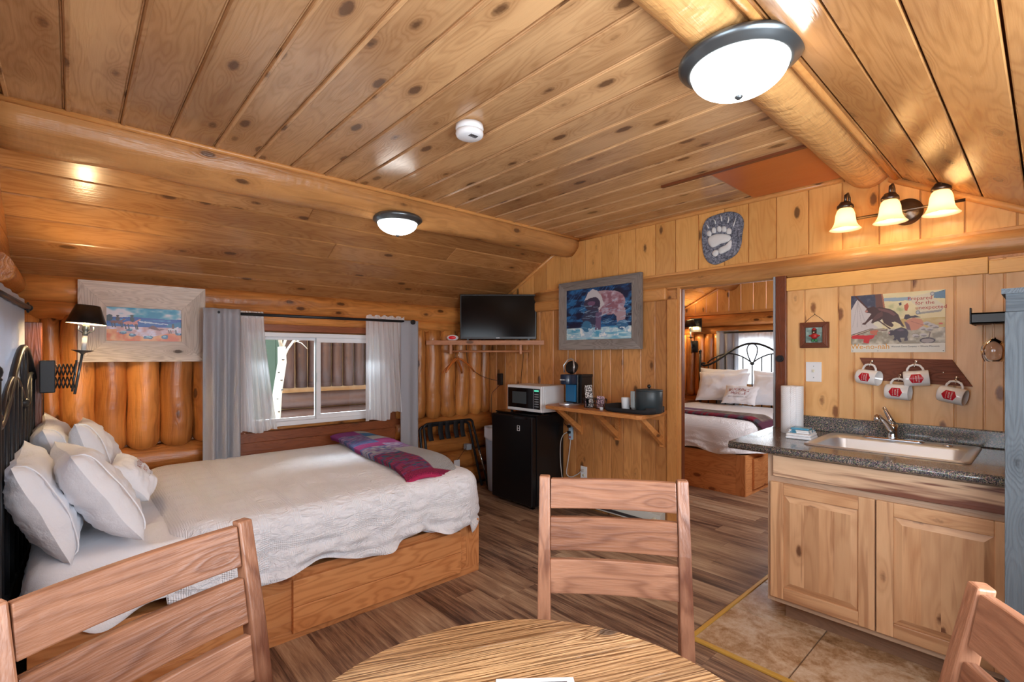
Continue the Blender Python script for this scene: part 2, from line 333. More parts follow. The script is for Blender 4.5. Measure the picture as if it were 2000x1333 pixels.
# ------------------------------------------------------------------ mesh builder
AX = {'x': 0, 'y': 1, 'z': 2}
def wmat(o):
    m = Matrix.Identity(4)
    while o is not None:
        m = Matrix.Translation(o.location) @ o.rotation_euler.to_matrix().to_4x4() @ m; o = o.parent
    return m
class B:
    def __init__(s, M_=None):
        s.v = []; s.f = []; s.mi = []; s.sm = []; s.wc = []; s.rn = []; s.col = None; s.M = M_
    def add(s, vs, fs, g='x', mat=0, smooth=False, M_=None, rnd=None, wc=None):
        off = Vector((random.uniform(0, 40), random.uniform(0, 40), random.uniform(0, 40)))
        rnd = random.random() if rnd is None else rnd
        n0 = len(s.v); a = AX[g]; b, c = [(1, 2), (0, 2), (0, 1)][a]
        for i, p in enumerate(vs):
            p = Vector(p)
            q = Vector(wc[i]) if wc is not None else Vector((p[a], p[b], p[c]))
            s.wc.append(q + off); s.rn.append(rnd)
            if M_ is not None: p = M_ @ p
            if s.M is not None: p = s.M @ p
            s.v.append(p)
        for f in fs:
            s.f.append([n0 + i for i in f]); s.mi.append(mat); s.sm.append(smooth)
        return n0
    def box(s, x0, x1, y0, y1, z0, z1, g='x', mat=0, M_=None, rnd=None):
        vs = [(x, y, z) for z in (z0, z1) for y in (y0, y1) for x in (x0, x1)]
        fs = [(0, 2, 3, 1), (4, 5, 7, 6), (0, 1, 5, 4), (2, 6, 7, 3), (0, 4, 6, 2), (1, 3, 7, 5)]
        s.add(vs, fs, g, mat, False, M_, rnd)
    def prism(s, pts, z0, z1, g='x', mat=0, M_=None, smooth=False, rnd=None):
        n = len(pts); vs = [(x, y, z0) for x, y in pts] + [(x, y, z1) for x, y in pts]
        ar = sum(pts[i][0] * pts[(i + 1) % n][1] - pts[(i + 1) % n][0] * pts[i][1] for i in range(n))
        fs = [tuple(range(n))[::-1], tuple(range(n, 2 * n))] + [(i, (i + 1) % n, (i + 1) % n + n, i + n) for i in range(n)]
        if ar < 0: fs = [f[::-1] for f in fs]
        s.add(vs, fs, g, mat, smooth, M_, rnd)
    def tube(s, pts, r, n=10, g='x', mat=0, caps=True, closed=False, M_=None, rnd=None, jitter=0, flat=None):
        pts = [Vector(p) for p in pts]; N = len(pts)
        rs = r if isinstance(r, (list, tuple)) else [r] * N
        vs = []; wc = []; up = None; L = 0
        for i, p in enumerate(pts):
            if closed: t = (pts[(i + 1) % N] - pts[i - 1])
            else: t = (pts[min(i + 1, N - 1)] - pts[max(i - 1, 0)])
            t.normalize()
            if up is None:
                up = Vector((0, 0, 1)) if abs(t.z) < .9 else Vector((1, 0, 0))
            sd = t.cross(up); sd.normalize(); up = sd.cross(t); up.normalize()
            if i: L += (pts[i] - pts[i - 1]).length
            for k in range(n):
                a = 2 * PI * k / n
                rr = rs[i]
                if jitter: rr *= 1 + jitter * noise.noise(Vector((L * 3.0, math.cos(a) * 1.3 + s_seed(pts[0]), math.sin(a) * 1.3)))
                fx = flat if flat else 1
                vs.append(p + sd * math.cos(a) * rr + up * math.sin(a) * rr * fx); wc.append((L, math.cos(a) * rs[i], math.sin(a) * rs[i]))
        fs = []
        m = N if closed else N - 1
        for i in range(m):
            j = (i + 1) % N
            for k in range(n):
                k2 = (k + 1) % n; fs.append((i * n + k, i * n + k2, j * n + k2, j * n + k))
        if caps and not closed:
            fs.append(tuple(range(n))[::-1]); fs.append(tuple((N - 1) * n + k for k in range(n)))
        n0 = s.add(vs, fs, g, mat, True, M_, rnd, wc)
        if caps and not closed: s.sm[-1] = s.sm[-2] = False
    def cyl(s, p0, p1, r0, r1=None, n=20, g='x', mat=0, M_=None, seg=1, rnd=None, jitter=0, caps=True):
        r1 = r0 if r1 is None else r1; p0 = Vector(p0); p1 = Vector(p1)
        s.tube([p0.lerp(p1, i / seg) for i in range(seg + 1)], [r0 + (r1 - r0) * i / seg for i in range(seg + 1)], n, g, mat, caps, False, M_, rnd, jitter)
    def lathe(s, prof, c=(0, 0, 0), n=24, mat=0, M_=None, axis='z'):
        vs = []; fs = []; N = len(prof)
        for r, z in prof:
            for k in range(n):
                a = 2 * PI * k / n; vs.append((c[0] + r * math.cos(a), c[1] + r * math.sin(a), c[2] + z))
        for i in range(N - 1):
            for k in range(n):
                k2 = (k + 1) % n; fs.append((i * n + k, i * n + k2, (i + 1) * n + k2, (i + 1) * n + k))
        fs.append(tuple(range(n))[::-1]); fs.append(tuple((N - 1) * n + k for k in range(n)))
        s.add(vs, fs, 'z', mat, True, M_)
    def grid(s, fn, nu, nv, mat=0, smooth=True, M_=None, wcf=None, wrap=False):
        vs = []; wc = []
        for j in range(nv + 1):
            for i in range(nu + 1):
                p = fn(i / nu, j / nv); vs.append(p); wc.append(wcf(i / nu, j / nv) if wcf else p)
        fs = [(j * (nu + 1) + i, j * (nu + 1) + i + 1, (j + 1) * (nu + 1) + i + 1, (j + 1) * (nu + 1) + i) for j in range(nv) for i in range(nu)]
        s.add(vs, fs, 'x', mat, smooth, M_, 0.5, wc)
    def sphere(s, c, r, n=16, mat=0, M_=None, sc=(1, 1, 1)):
        m = n // 2; vs = []; fs = []
        for j in range(m + 1):
            t = PI * j / m
            for k in range(n):
                a = 2 * PI * k / n
                vs.append((c[0] + r * sc[0] * math.sin(t) * math.cos(a), c[1] + r * sc[1] * math.sin(t) * math.sin(a), c[2] - r * sc[2] * math.cos(t)))
        for j in range(m):
            for k in range(n):
                k2 = (k + 1) % n; fs.append((j * n + k, j * n + k2, (j + 1) * n + k2, (j + 1) * n + k))
        s.add(vs, fs, 'z', mat, True, M_)
    def build(s, name, mats, parent=None, bevel=0, seg=2, solid=0, subsurf=0):
        if isinstance(mats, str): mats = [mats]
        V = s.v
        if parent is not None:
            inv = wmat(parent).inverted(); V = [inv @ p for p in V]; org = Vector((0, 0, 0))
        else:
            xs = [p.x for p in V]; ys = [p.y for p in V]; zs = [p.z for p in V]
            org = Vector(((min(xs) + max(xs)) / 2, (min(ys) + max(ys)) / 2, min(zs))); V = [p - org for p in V]
        me = bpy.data.meshes.new(name); me.from_pydata([tuple(p) for p in V], [], s.f)
        me.polygons.foreach_set('material_index', s.mi); me.polygons.foreach_set('use_smooth', s.sm)
        a = me.attributes.new('wc', 'FLOAT_VECTOR', 'POINT'); a.data.foreach_set('vector', [q for p in s.wc for q in p])
        a = me.attributes.new('rnd', 'FLOAT', 'POINT'); a.data.foreach_set('value', s.rn)
        if s.col is not None:
            a = me.attributes.new('col', 'FLOAT_COLOR', 'POINT'); a.data.foreach_set('color', s.col)
        for m in mats: me.materials.append(M[m])
        me.validate(); me.update()
        o = bpy.data.objects.new(name, me); COL.objects.link(o)
        if parent is not None: o.parent = parent
        else: o.location = org
        if solid:
            m = o.modifiers.new('s', 'SOLIDIFY'); m.thickness = solid; m.offset = 0
        if bevel:
            m = o.modifiers.new('b', 'BEVEL'); m.width = bevel; m.segments = seg; m.limit_method = 'ANGLE'; m.angle_limit = math.radians(40)
            m.harden_normals = False
        if subsurf:
            m = o.modifiers.new('u', 'SUBSURF'); m.levels = subsurf; m.render_levels = subsurf
        return o
def s_seed(p): return (p.x * 7.3 + p.y * 3.1 + p.z * 5.7)

def tag(o, label, cat, group=None, kind=None):
    o['label'] = label; o['category'] = cat
    if group: o['group'] = group
    if kind: o['kind'] = kind
    return o
def thing(name, label, cat, loc=(0, 0, 0), rz=0, group=None):
    o = bpy.data.objects.new(name, None); COL.objects.link(o); o.location = loc; o.rotation_euler = (0, 0, rz); o.empty_display_size = .05
    return tag(o, label, cat, group)
def struct(o, label=None):
    o['kind'] = 'structure'
    if label: o['label'] = label
    return o
def dup(root, loc, rz, label, group=None, rot=None):
    r = root.copy(); COL.objects.link(r); r.location = loc; r.rotation_euler = rot if rot is not None else (0, 0, rz); r['label'] = label
    if group: r['group'] = group
    for ch in list(root.children):
        c = ch.copy(); COL.objects.link(c); c.parent = r
        for g in list(ch.children):
            d = g.copy(); COL.objects.link(d); d.parent = c
    return r
def bx(name, mats, parent, *a, g='x', bevel=0, mat=0):
    b = B(); b.box(*a, g=g, mat=mat); return b.build(name, mats, parent, bevel)

def text(body, size, mat, parent, name, M_, align='CENTER', bend=None, extrude=.0004, sx=1.0, spacing=1.0, arc=None):
    cu = bpy.data.curves.new('t', 'FONT'); cu.body = body; cu.size = size; cu.align_x = align; cu.align_y = 'CENTER'; cu.extrude = extrude; cu.resolution_u = 2
    cu.space_character = spacing
    to = bpy.data.objects.new('t', cu); COL.objects.link(to)
    dg = bpy.context.evaluated_depsgraph_get(); dg.update()
    me = to.evaluated_get(dg).to_mesh()
    vs = [v.co.copy() for v in me.vertices]; fs = [tuple(p.vertices) for p in me.polygons]
    to.evaluated_get(dg).to_mesh_clear(); bpy.data.objects.remove(to); bpy.data.curves.remove(cu)
    out = []
    for v in vs:
        v = Vector((v.x * sx, v.y, v.z))
        if arc:  # lettering set on an arc of this radius
            a = v.x / arc; v = Vector(((arc + v.y) * math.sin(a), (arc + v.y) * math.cos(a) - arc, v.z))
        if bend: v = bend(v)
        out.append(v)
    b = B(); b.add(out, fs, 'x', 0, False, M_)
    return b.build(name, mat, parent)

# ---------------- small painting kit (colours stored per vertex of a flat print)
class Can:
    def __init__(s, w, h, col):
        s.w = w; s.h = h; s.a = np.zeros((h, w, 3)); s.a[:] = col
        s.Y, s.X = np.mgrid[0:h, 0:w]; s.X = (s.X + .5) / w; s.Y = 1 - (s.Y + .5) / h
        s.rs = np.random.RandomState(5)
    def nz(s, fx, fy, seed=0):
        rs = np.random.RandomState(seed); g = rs.rand(int(fy) + 3, int(fx) + 3)
        x = s.X * fx; y = s.Y * fy; xi = x.astype(int); yi = y.astype(int); tx = x - xi; ty = y - yi; tx = tx * tx * (3 - 2 * tx); ty = ty * ty * (3 - 2 * ty)
        return (g[yi, xi] * (1 - tx) + g[yi, xi + 1] * tx) * (1 - ty) + (g[yi + 1, xi] * (1 - tx) + g[yi + 1, xi + 1] * tx) * ty
    def fb(s, fx, fy, seed=0): return (s.nz(fx, fy, seed) + .5 * s.nz(fx * 2, fy * 2, seed + 1) + .25 * s.nz(fx * 4, fy * 4, seed + 2)) / 1.75
    def put(s, mask, col, op=1.0):
        m = (mask.astype(float) * op)[..., None]; s.a = s.a * (1 - m) + np.array(col) * m
    def poly(s, pts, col, op=1.0, jit=0, seed=1):
        X, Y = s.X, s.Y
        if jit: X = X + (s.fb(14, 12, seed) - .5) * jit; Y = Y + (s.fb(13, 15, seed + 9) - .5) * jit
        m = np.zeros(X.shape, bool); n = len(pts)
        for i in range(n):
            x0, y0 = pts[i]; x1, y1 = pts[(i + 1) % n]
            if y0 == y1: continue
            c = ((y0 > Y) != (y1 > Y)) & (X < (x1 - x0) * (Y - y0) / (y1 - y0) + x0)
            m ^= c
        s.put(m, col, op); return m
    def ell(s, cx, cy, rx, ry, col, op=1.0, jit=0, seed=1):
        X, Y = s.X, s.Y
        if jit: X = X + (s.fb(20, 16, seed) - .5) * jit; Y = Y + (s.fb(19, 17, seed + 9) - .5) * jit
        m = ((X - cx) / rx) ** 2 + ((Y - cy) / ry) ** 2 < 1; s.put(m, col, op); return m
    def line(s, x0, y0, x1, y1, wd, col, op=1.0):
        dx, dy = x1 - x0, y1 - y0; t = np.clip(((s.X - x0) * dx + (s.Y - y0) * dy) / (dx * dx + dy * dy), 0, 1)
        m = ((s.X - x0 - t * dx) ** 2 + (s.Y - y0 - t * dy) ** 2) < wd * wd; s.put(m, col, op)
def print_mesh(can, name, parent, M_, w, h, thick=.002):
    # a flat printed sheet: local x right, y up, z out of the wall
    b = B(); nx, ny = can.w, can.h
    b.grid(lambda u, v: ((u - .5) * w, (v - .5) * h, thick), nx - 1, ny - 1, 0, False, M_)
    a = np.clip(can.a[::-1], 0, 255) / 255.0; a = np.where(a <= .04045, a / 12.92, ((a + .055) / 1.055) ** 2.4)
    c = np.ones((ny, nx, 4)); c[..., :3] = a
    cols = list(c.reshape(-1))
    n0 = len(b.v)
    b.box(-w / 2, w / 2, -h / 2, h / 2, 0, thick * .9, M_=M_)
    cols += [.8, .8, .8, 1] * (len(b.v) - n0)
    b.col = cols
    return b.build(name, 'paint', parent)
def face(x, y, z, nrm):
    """matrix: local x to the viewer's right, y up, z out of the wall (nrm '-x' or '-y' or '+x')"""
    z_ = {'-x': Vector((-1, 0, 0)), '-y': Vector((0, -1, 0)), '+x': Vector((1, 0, 0))}[nrm]
    y_ = Vector((0, 0, 1)); x_ = y_.cross(z_)
    m = Matrix.Identity(4)
    for i, q in enumerate((x_, y_, z_)):
        for k in range(3): m[k][i] = q[k]
    m.translation = (x, y, z)
    return m

# room numbers (metres)
XW = 3.42; YW = 4.14; ZC = 2.43; XL = -0.26; YR = -0.44; YA = 3.0; YB = 0.70; XF = 6.85
def zs(y):  # underside of the roof boards
    if y > YA: return ZC - .5 * (y - YA)
    if y < YB: return ZC - .55 * (YB - y)
    return ZC
# ------------------------------------------------------------------ floor
b = B(); W = .152; x = XL - .1; i = 0
while x < XF + .1:
    y = YR - .1 - random.uniform(0, 1.1)
    while y < YW + .1:
        L = 1.22; x1 = min(x + W, XF + .1)
        if not (x > 2.66 and x1 < 3.0 and y + L < .9):
            b.box(x, x1 - .0012, max(y, YR - .1), min(y + L, YW + .1) - .0012, -.012, 0, g='y')
        y += L
    x += W
b.box(XL - .1, XF + .1, YR - .1, YW + .1, -.05, -.012)
struct(b.build('floor', 'floor'))
b = B(); ys = [1.155, .74, .31, -.12, YR]; xs = [2.238, 2.66, 3.09, XW]
for a in range(3):
    for c in range(4):
        b.box(xs[a] + .004, xs[a + 1] - .002, ys[c + 1] + .002, ys[c] - .004, .0, .010, g='x')
b.box(2.238, XW, YR, 1.155, 0, .006, mat=1)
struct(b.build('floor', ['tile', 'grout']), 'stone tile patch in front of the sink cabinet')
b = B(); b.box(2.212, XW, 1.152, 1.176, 0, .014, g='x'); struct(b.build('trim_1', 'brass', bevel=.004))
b = B(); b.box(2.212, 2.238, YR, 1.152, 0, .014, g='y'); struct(b.build('trim_2', 'brass', bevel=.004))

# ------------------------------------------------------------------ ceiling
def ceil_boards(x0, x1):
    b = B(); x = .16 - .186 * 3 + .0
    while x < x1:
        a, c = max(x, x0), min(x + .186, x1)
        if c > a + .01:
            b.box(a + .004, c - .004, YB, YA, ZC, ZC + .018, g='y')
            b.box(a + .006, a + .022, YB, YA, ZC - .005, ZC + .002, g='y')
            b.box(a - .004, a + .004, YB, YA, ZC + .006, ZC + .018, g='y')
        x += .186
    return b
b = ceil_boards(XL - .1, XW + .05)
struct(b.build('ceiling', 'ceil', bevel=.003, seg=1))
b = ceil_boards(XW + .05, XF + .1); struct(b.build('ceiling', 'ceil'))
def slope_boards(x0, x1, side):
    b = B()
    if side == 'l': y0, y1, k, wd = YA, YW + .12, -.5, .163
    else: y0, y1, k, wd = YB, YR - .12, .55, -.158
    y = y0
    while (y < y1 if wd > 0 else y > y1):
        a, c = y + math.copysign(.003, wd), y + wd - math.copysign(.003, wd)
        za, zc = ZC + k * (a - y0), ZC + k * (c - y0)
        cuts = [x0, x0 + random.uniform(.8, 3.2), x1] if (side == 'l' and random.random() < .5) else [x0, x1]
        for q in range(len(cuts) - 1):
            vs = [(xx, yy, zz + t) for t in (0, .02) for yy, zz in ((a, za), (c, zc)) for xx in (cuts[q], cuts[q + 1] - .0015)]
            b.add(vs, [(0, 2, 3, 1), (4, 5, 7, 6), (0, 1, 5, 4), (2, 6, 7, 3), (0, 4, 6, 2), (1, 3, 7, 5)], 'x')
        y += wd
    return b
struct(slope_boards(XL - .1, XW + .05, 'l').build('ceiling', 'slope', bevel=.004, seg=1))
struct(slope_boards(XL - .1, XW + .05, 'r').build('ceiling', 'slope', bevel=.004, seg=1))
struct(slope_boards(XW + .05, XF + .1, 'l').build('ceiling', 'slope'))
struct(slope_boards(XW + .05, XF + .1, 'r').build('ceiling', 'slope'))
# a lid above, keeping the sky out of the joints
b = B()
for (ya, yb) in ((YR - .15, YB), (YB, YA), (YA, YW + .15)):
    za, zb = zs(ya) + .03, zs(yb) + .03
    b.add([(XL - .2, ya, za), (XF + .2, ya, za), (XF + .2, yb, zb), (XL - .2, yb, zb), (XL - .2, ya, za + .05), (XF + .2, ya, za + .05), (XF + .2, yb, zb + .05), (XL - .2, yb, zb + .05)],
          [(0, 1, 2, 3), (7, 6, 5, 4), (0, 4, 5, 1), (1, 5, 6, 2), (2, 6, 7, 3), (3, 7, 4, 0)])
struct(b.build('roof_deck', 'slope'))
# logs under the roof
b = B(); b.cyl((XL, 3.0, 2.405), (XW + .01, 3.0, 2.405), .140, .125, n=28, seg=40, jitter=.09); struct(b.build('ceiling_beam', 'beam'), 'varnished log under the left side of the ceiling')
b = B(); b.cyl((XL, .70, 2.465), (XW + .01, .70, 2.465), .128, .122, n=28, seg=40, jitter=.06); struct(b.build('ceiling_beam', 'hewn'), 'hewn ridge log over the kitchen side')
b = B(); b.cyl((XW + .1, 3.0, 2.405), (XF, 3.0, 2.405), .13, n=20, seg=10); struct(b.build('ceiling_beam', 'beam'))
def rod(name, p0, p1, r, mat='trim', lab=None):
    b = B(); b.cyl(p0, p1, r, n=12, seg=6); return struct(b.build(name, mat), lab)
rod('trim_3', (XL, 2.855, ZC - .006), (XW, 2.855, ZC - .006), .014)
rod('trim_4', (XL, .572, ZC - .068), (XW, .572, ZC - .068), .017)
rod('trim_5', (XW - .012, 2.87, ZC - .010), (XW - .012, .82, ZC - .010), .016)
b = B(); b.tube([(XW - .01, 3.10, 2.368), (XW - .01, 4.14, 1.848)], .016, 10); struct(b.build('trim_6', 'trim'))
b = B(); b.tube([(XW - .012, .60, 2.365), (XW - .012, YR, zs(YR) - .016)], .02, 10); struct(b.build('trim_7', 'trim'))
# plywood hatch between the planks beside the ridge log
t = thing('attic_hatch', 'flat reddish plywood hatch panel set in the plank ceiling beside the ridge log', 'hatch', (3.03, 1.05, ZC - .008))
bx('panel', 'hatch', t, 2.74, 3.36, .80, 1.32, ZC - .008, ZC - .0005, g='y')
bx('edge_strip', 'jamb', t, 2.715, 2.74, .80, 1.62, ZC - .014, ZC - .0005, g='y')

# ------------------------------------------------------------------ window wall
b = B()
OX0, OX1, OZ0, OZ1 = .985, 2.085, .805, 1.555
for (a, c, d, e) in ((XL - .1, OX0 - .03, 0, 1.95), (OX1 + .03, XW + .1, 0, 1.95), (OX0 - .03, OX1 + .03, 0, OZ0), (OX0 - .03, OX1 + .03, OZ1, 1.95)):
    b.box(a, c, YW + .05, YW + .14, d, e, g='x')
b.box(XW + .1, XF + .1, YW + .05, YW + .14, 0, 1.95)
def hlog(b, x0, x1, z, r, y=YW + .045, mat=0, g='x'):
    b.cyl((x0, y, z), (x1, y, z), r, n=24, seg=14, jitter=.05, mat=mat)
hlog(b, XL, XW, 1.785, .098); hlog(b, XL, XW, 1.655, .062, YW + .025)
for z in (.66, .475, .285, .095): hlog(b, XL, OX0 - .08 if z > .6 else XW, z, .101)
hlog(b, OX1 + .16, XW, .66, .101)
def vlogs(b, edges, z0, z1, y, mat=0, ax='x'):
    for a, c in zip(edges[:-1], edges[1:]):
        m = (a + c) / 2; r = (c - a) / 2 * 1.04
        pts = []; rr = []
        N = 12
        for i in range(N + 1):
            z = z0 + (z1 - z0) * i / N; pts.append((m + .004 * math.sin(i * 1.1 + m * 9), y, z) if ax == 'x' else (y, m, z)); rr.append(r)
        pts[0:1] = [(pts[0][0], pts[0][1] + (.035 if ax == 'x' else 0), z0)]; rr[0] = r * .62
        q = pts[1]; pts.insert(1, (q[0], q[1], z0 + .045)); rr.insert(1, r * .98)
        b.tube(pts, rr, 20, mat=mat, jitter=.07)
vlogs(b, [XL, -.143, -.055, .113, .273, .456, .644, .79, .905], .745, 1.62, YW + .035)
vlogs(b, [2.245, 2.36, 2.487, 2.602, 2.777, 2.954, 3.133, 3.30, 3.42], .745, 1.62, YW + .035)
struct(b.build('wall_back', 'log'))
b = B()
b.box(.86, 2.30, YW - .035, YW + .05, .70, .775, g='x'); b.box(.86, 2.30, YW - .03, YW + .05, .60, .70, g='x')
b.box(.90, OX0 - .012, YW - .03, YW + .05, .775, 1.60, g='z'); b.box(OX1 + .012, 2.25, YW - .03, YW + .05, .775, 1.60, g='z')
b.box(.90, 2.25, YW - .03, YW + .05, 1.565, 1.62, g='x')
struct(b.build('trim_8', 'winwood', bevel=.004), 'reddish boards around the window')

def make_window(n, M_, w_, h_, split=True, parent_label=None):
    """vinyl slider: local x right, y up, z into the room"""
    root = bpy.data.objects.new('window_%d' % n, None); COL.objects.link(root); root.matrix_world = M_; root.empty_display_size = .05
    root.location = M_.translation; root['kind'] = 'structure'
    def fr(name, x0, x1, y0, y1, z0, z1, wd, mat='vinyl'):
        b = B(M_)
        b.box(x0, x1, y0, y0 + wd, z0, z1); b.box(x0, x1, y1 - wd, y1, z0, z1); b.box(x0, x0 + wd, y0 + wd, y1 - wd, z0, z1); b.box(x1 - wd, x1, y0 + wd, y1 - wd, z0, z1)
        o = b.build(name, mat, root, bevel=.003); return o
    fr('window_frame', -w_ / 2, w_ / 2, -h_ / 2, h_ / 2, -.07, .02, .035)
    if split:
        fr('sash', -w_ / 2 + .035, .012, -h_ / 2 + .035, h_ / 2 - .035, -.05, -.02, .022)
        fr('sash', -.012, w_ / 2 - .035, -h_ / 2 + .035, h_ / 2 - .035, -.018, .008, .038)
        b = B(M_); b.box(-w_ / 2 + .05, -.004, -h_ / 2 + .05, h_ / 2 - .05, -.038, -.034); b.build('pane', 'pane', root)
        b = B(M_); b.box(.02, w_ / 2 - .06, -h_ / 2 + .06, h_ / 2 - .06, -.006, -.002); b.build('pane', 'pane', root)
        b = B(M_); b.box(-.012, .006, -.03, .045, .008, .022); b.build('window_latch', 'white', root, bevel=.003)
    else:
        b = B(M_); b.box(-w_ / 2 + .03, w_ / 2 - .03, -h_ / 2 + .03, h_ / 2 - .03, -.03, -.026); b.build('pane', 'pane', root)
    return root
def rootrot(o, M_): o.rotation_euler = M_.to_euler()
_f = face((OX0 + OX1) / 2, YW, (OZ0 + OZ1) / 2, '-y'); wnd = None
def window_at(n, M_, w_, h_, split=True):
    global wmat
    r = bpy.data.objects.new('x', None); bpy.data.objects.remove(r)
    return make_window(n, M_, w_, h_, split)
# parts are built in world space; the window root carries the same rotation through wmat
window_at(1, _f, OX1 - OX0, OZ1 - OZ0)

# ------------------------------------------------------------------ panelled wall with the doorway
DY0, DY1, DZ = 1.195, 1.868, 1.885
b = B()
left_s = [YW + .02, 4.028, 3.885, 3.716, 3.548, 3.459, 3.366, 3.188, 3.0, 2.907, 2.701, 2.617, 2.519, 2.394, 2.221, 2.091, 1.93]
for a, c in zip(left_s[:-1], left_s[1:]): b.box(XW, XW + .02, c + .003, a - .003, 0, 1.81, g='z')
b.box(XW + .008, XW + .02, 1.93, YW, 0, 1.81, g='z')
b.box(XW + .012, XW + .045, DY1 + .02, YW, 0, 1.9)   # core of the partition
b.box(XW + .012, XW + .045, YR, DY0 - .02, 0, 1.9)
struct(b.build('wall_right', 'pan', bevel=.003, seg=1))
b = B(); kit = [1.14, 1.036, .854, .774, .685, .507, .332, .222, .149, .0, -.15, -.28, YR]
for a, c in zip(kit[:-1], kit[1:]): b.box(XW, XW + .02, c + .003, a - .003, 0, 1.86, g='z')
b.box(XW + .008, XW + .02, YR, 1.13, 0, 1.86, g='z')
struct(b.build('wall_right', 'pan2', bevel=.003, seg=1), 'pale pine boards behind the sink')
b = B(); gs = [4.1, 3.95, 3.78, 3.62, 3.46, 3.28, 3.102, 2.969, 2.799, 2.617, 2.446, 2.274, 2.091, 1.919, 1.735, 1.541, 1.377, 1.201, 1.013, .833, .653, .472, .293, .105, -.06, -.25, YR - .02]
def gable_boards(b, X, gs, zb, th=.02):
    for a, c in zip(gs[:-1], gs[1:]):
        ya, yc = a - .003, c + .003
        ps = [(yc, zb), (ya, zb), (ya, zs(ya) + .01)]
        for k in (YA, YB):
            if yc < k < ya: ps.append((k, zs(k) + .01))
        ps.append((yc, zs(yc) + .01))
        if zs(ya) < zb: continue
        m = Matrix(((0, 0, 1, 0), (1, 0, 0, 0), (0, 1, 0, 0), (0, 0, 0, 1)))
        b.prism(ps, X, X + th, g='y', M_=m)
gable_boards(b, XW, gs, 1.97)
b.box(XW + .012, XW + .045, YR, YW, 1.89, 2.0); gable_boards(b, XW + .012, [YW + .05, YA, YB, YR - .05], 1.9, .033)
struct(b.build('wall_right', 'gable', bevel=.002, seg=1), 'gable of upright pine boards above the doorway')
b = B(); b.cyl((XW + .025, 3.42, 1.935), (XW + .025, YR, 1.935), .064, n=24, seg=24, jitter=.1); struct(b.build('ceiling_beam', 'beam'), 'long log across the panelled wall above the doorway')
b = B(); b.box(XW - .012, XW + .02, YR, 3.36, 1.978, 2.006, g='y'); struct(b.build('trim_9', 'trim', bevel=.004))
b = B(); b.box(XW - .035, XW + .02, 1.985, 3.72, 1.80, 1.90, g='y'); struct(b.build('trim_10', 'trim', bevel=.02, seg=3), 'flattened half log over the bear picture wall')
b = B(); b.box(XW - .024, XW, .206, 1.132, 1.785, 1.868, g='y'); b.box(XW - .024, XW, YR, .204, 1.78, 1.848, g='y'); struct(b.build('trim_11', 'header', bevel=.003))
# door casing
b = B(); b.box(XW - .022, XW + .01, DY1 + .028, 1.978, 0, 1.80, g='z'); b.box(XW - .014, XW + .012, DY1 + .006, DY1 + .03, 0, 1.885, g='z')
b.box(XW - .02, XW + .012, DY0 - .06, 1.978, 1.885, 1.905, g='y'); struct(b.build('trim_12', 'trim', bevel=.003), 'pine casing on the left of the bedroom doorway')
b = B(); b.box(XW - .03, XW + .05, DY0 - .062, DY0, 0, 1.885, g='z'); b.box(XW + .012, XW + .05, DY1, DY1 + .02, 0, 1.885, g='z'); b.box(XW, XW + .05, DY0, DY1, 1.885, 1.90, g='y')
struct(b.build('trim_13', 'jamb', bevel=.003), 'dark stained jamb of the bedroom doorway')
b = B(); b.box(XW - .034, XW + .06, DY0, DY0 + .012, 0, 1.884, g='z'); struct(b.build('trim_14', 'grey'), 'grey seal strip on the dark jamb')
b = B(); b.cyl((XW - .030, 1.166, 1.352), (XW - .045, 1.166, 1.352), .022, n=20); b.cyl((XW - .045, 1.166, 1.352), (XW - .060, 1.166, 1.352), .014, n=16)
tag(b.build('door_stop', 'iron'), 'small round black stop on the dark jamb of the doorway', 'door stop')

# ------------------------------------------------------------------ the other walls
def wall_x(name, X0, X1, y0, y1, z0, z1, holes, mat='log', hor=True):
    """a wall of boards at constant x with rectangular holes (ya,yb,za,zb)"""
    b = B(); z = z0
    while z < z1:
        zt = min(z + .155, z1); segs = [(y0, y1)]
        for (ya, yb, za, zb) in holes:
            if za < zt - .001 and zb > z + .001:
                ns = []
                for s0, s1 in segs:
                    if s0 < ya: ns.append((s0, min(ya, s1)))
                    if s1 > yb: ns.append((max(yb, s0), s1))
                segs = ns
        for s0, s1 in segs: b.box(X0, X1, s0, s1, z, zt, g='y')
        z = zt
    return struct(b.build(name, mat, bevel=.004, seg=1))
o = wall_x('wall_left', XL - .1, XL, YR - .1, YW + .1, 0, 2.6, [(.15, 1.1, .93, 1.86), (2.35, 3.35, .93, 1.55)], 'log')
b = B()
for z, r in ((1.80, .075), (1.655, .06)): b.cyl((XL - .02, 3.36, z), (XL - .02, YW, z), r, n=18, seg=8, jitter=.06)
struct(b.build('wall_left', 'log'), 'log courses in the corner over the bed head')
b = B(); b.box(XL, -.118, 3.602, 3.66, 0, 1.55, g='z'); struct(b.build('trim_15', 'jamb', bevel=.004), 'dark upright board between the headboard and the corner')
make_window(2, face(XL - .03, 2.85, 1.24, '+x'), 1.0, .62)
b = B()
for x0 in np.arange(XL - .1, XW + .1, .16):
    for (za, zb) in ((0, .93), (1.87, 2.05)): b.box(x0, x0 + .155, YR - .08, YR, za, zb, g='z')
    if not (.35 < x0 < 1.66): b.box(x0, x0 + .155, YR - .08, YR, .93, 1.87, g='z')
struct(b.build('wall_front', 'pan'))
b = B(); b.box(XW + .05, XF, .55, .60, 0, 2.45, g='x'); struct(b.build('wall_front', 'pan'), 'side wall of the bedroom')

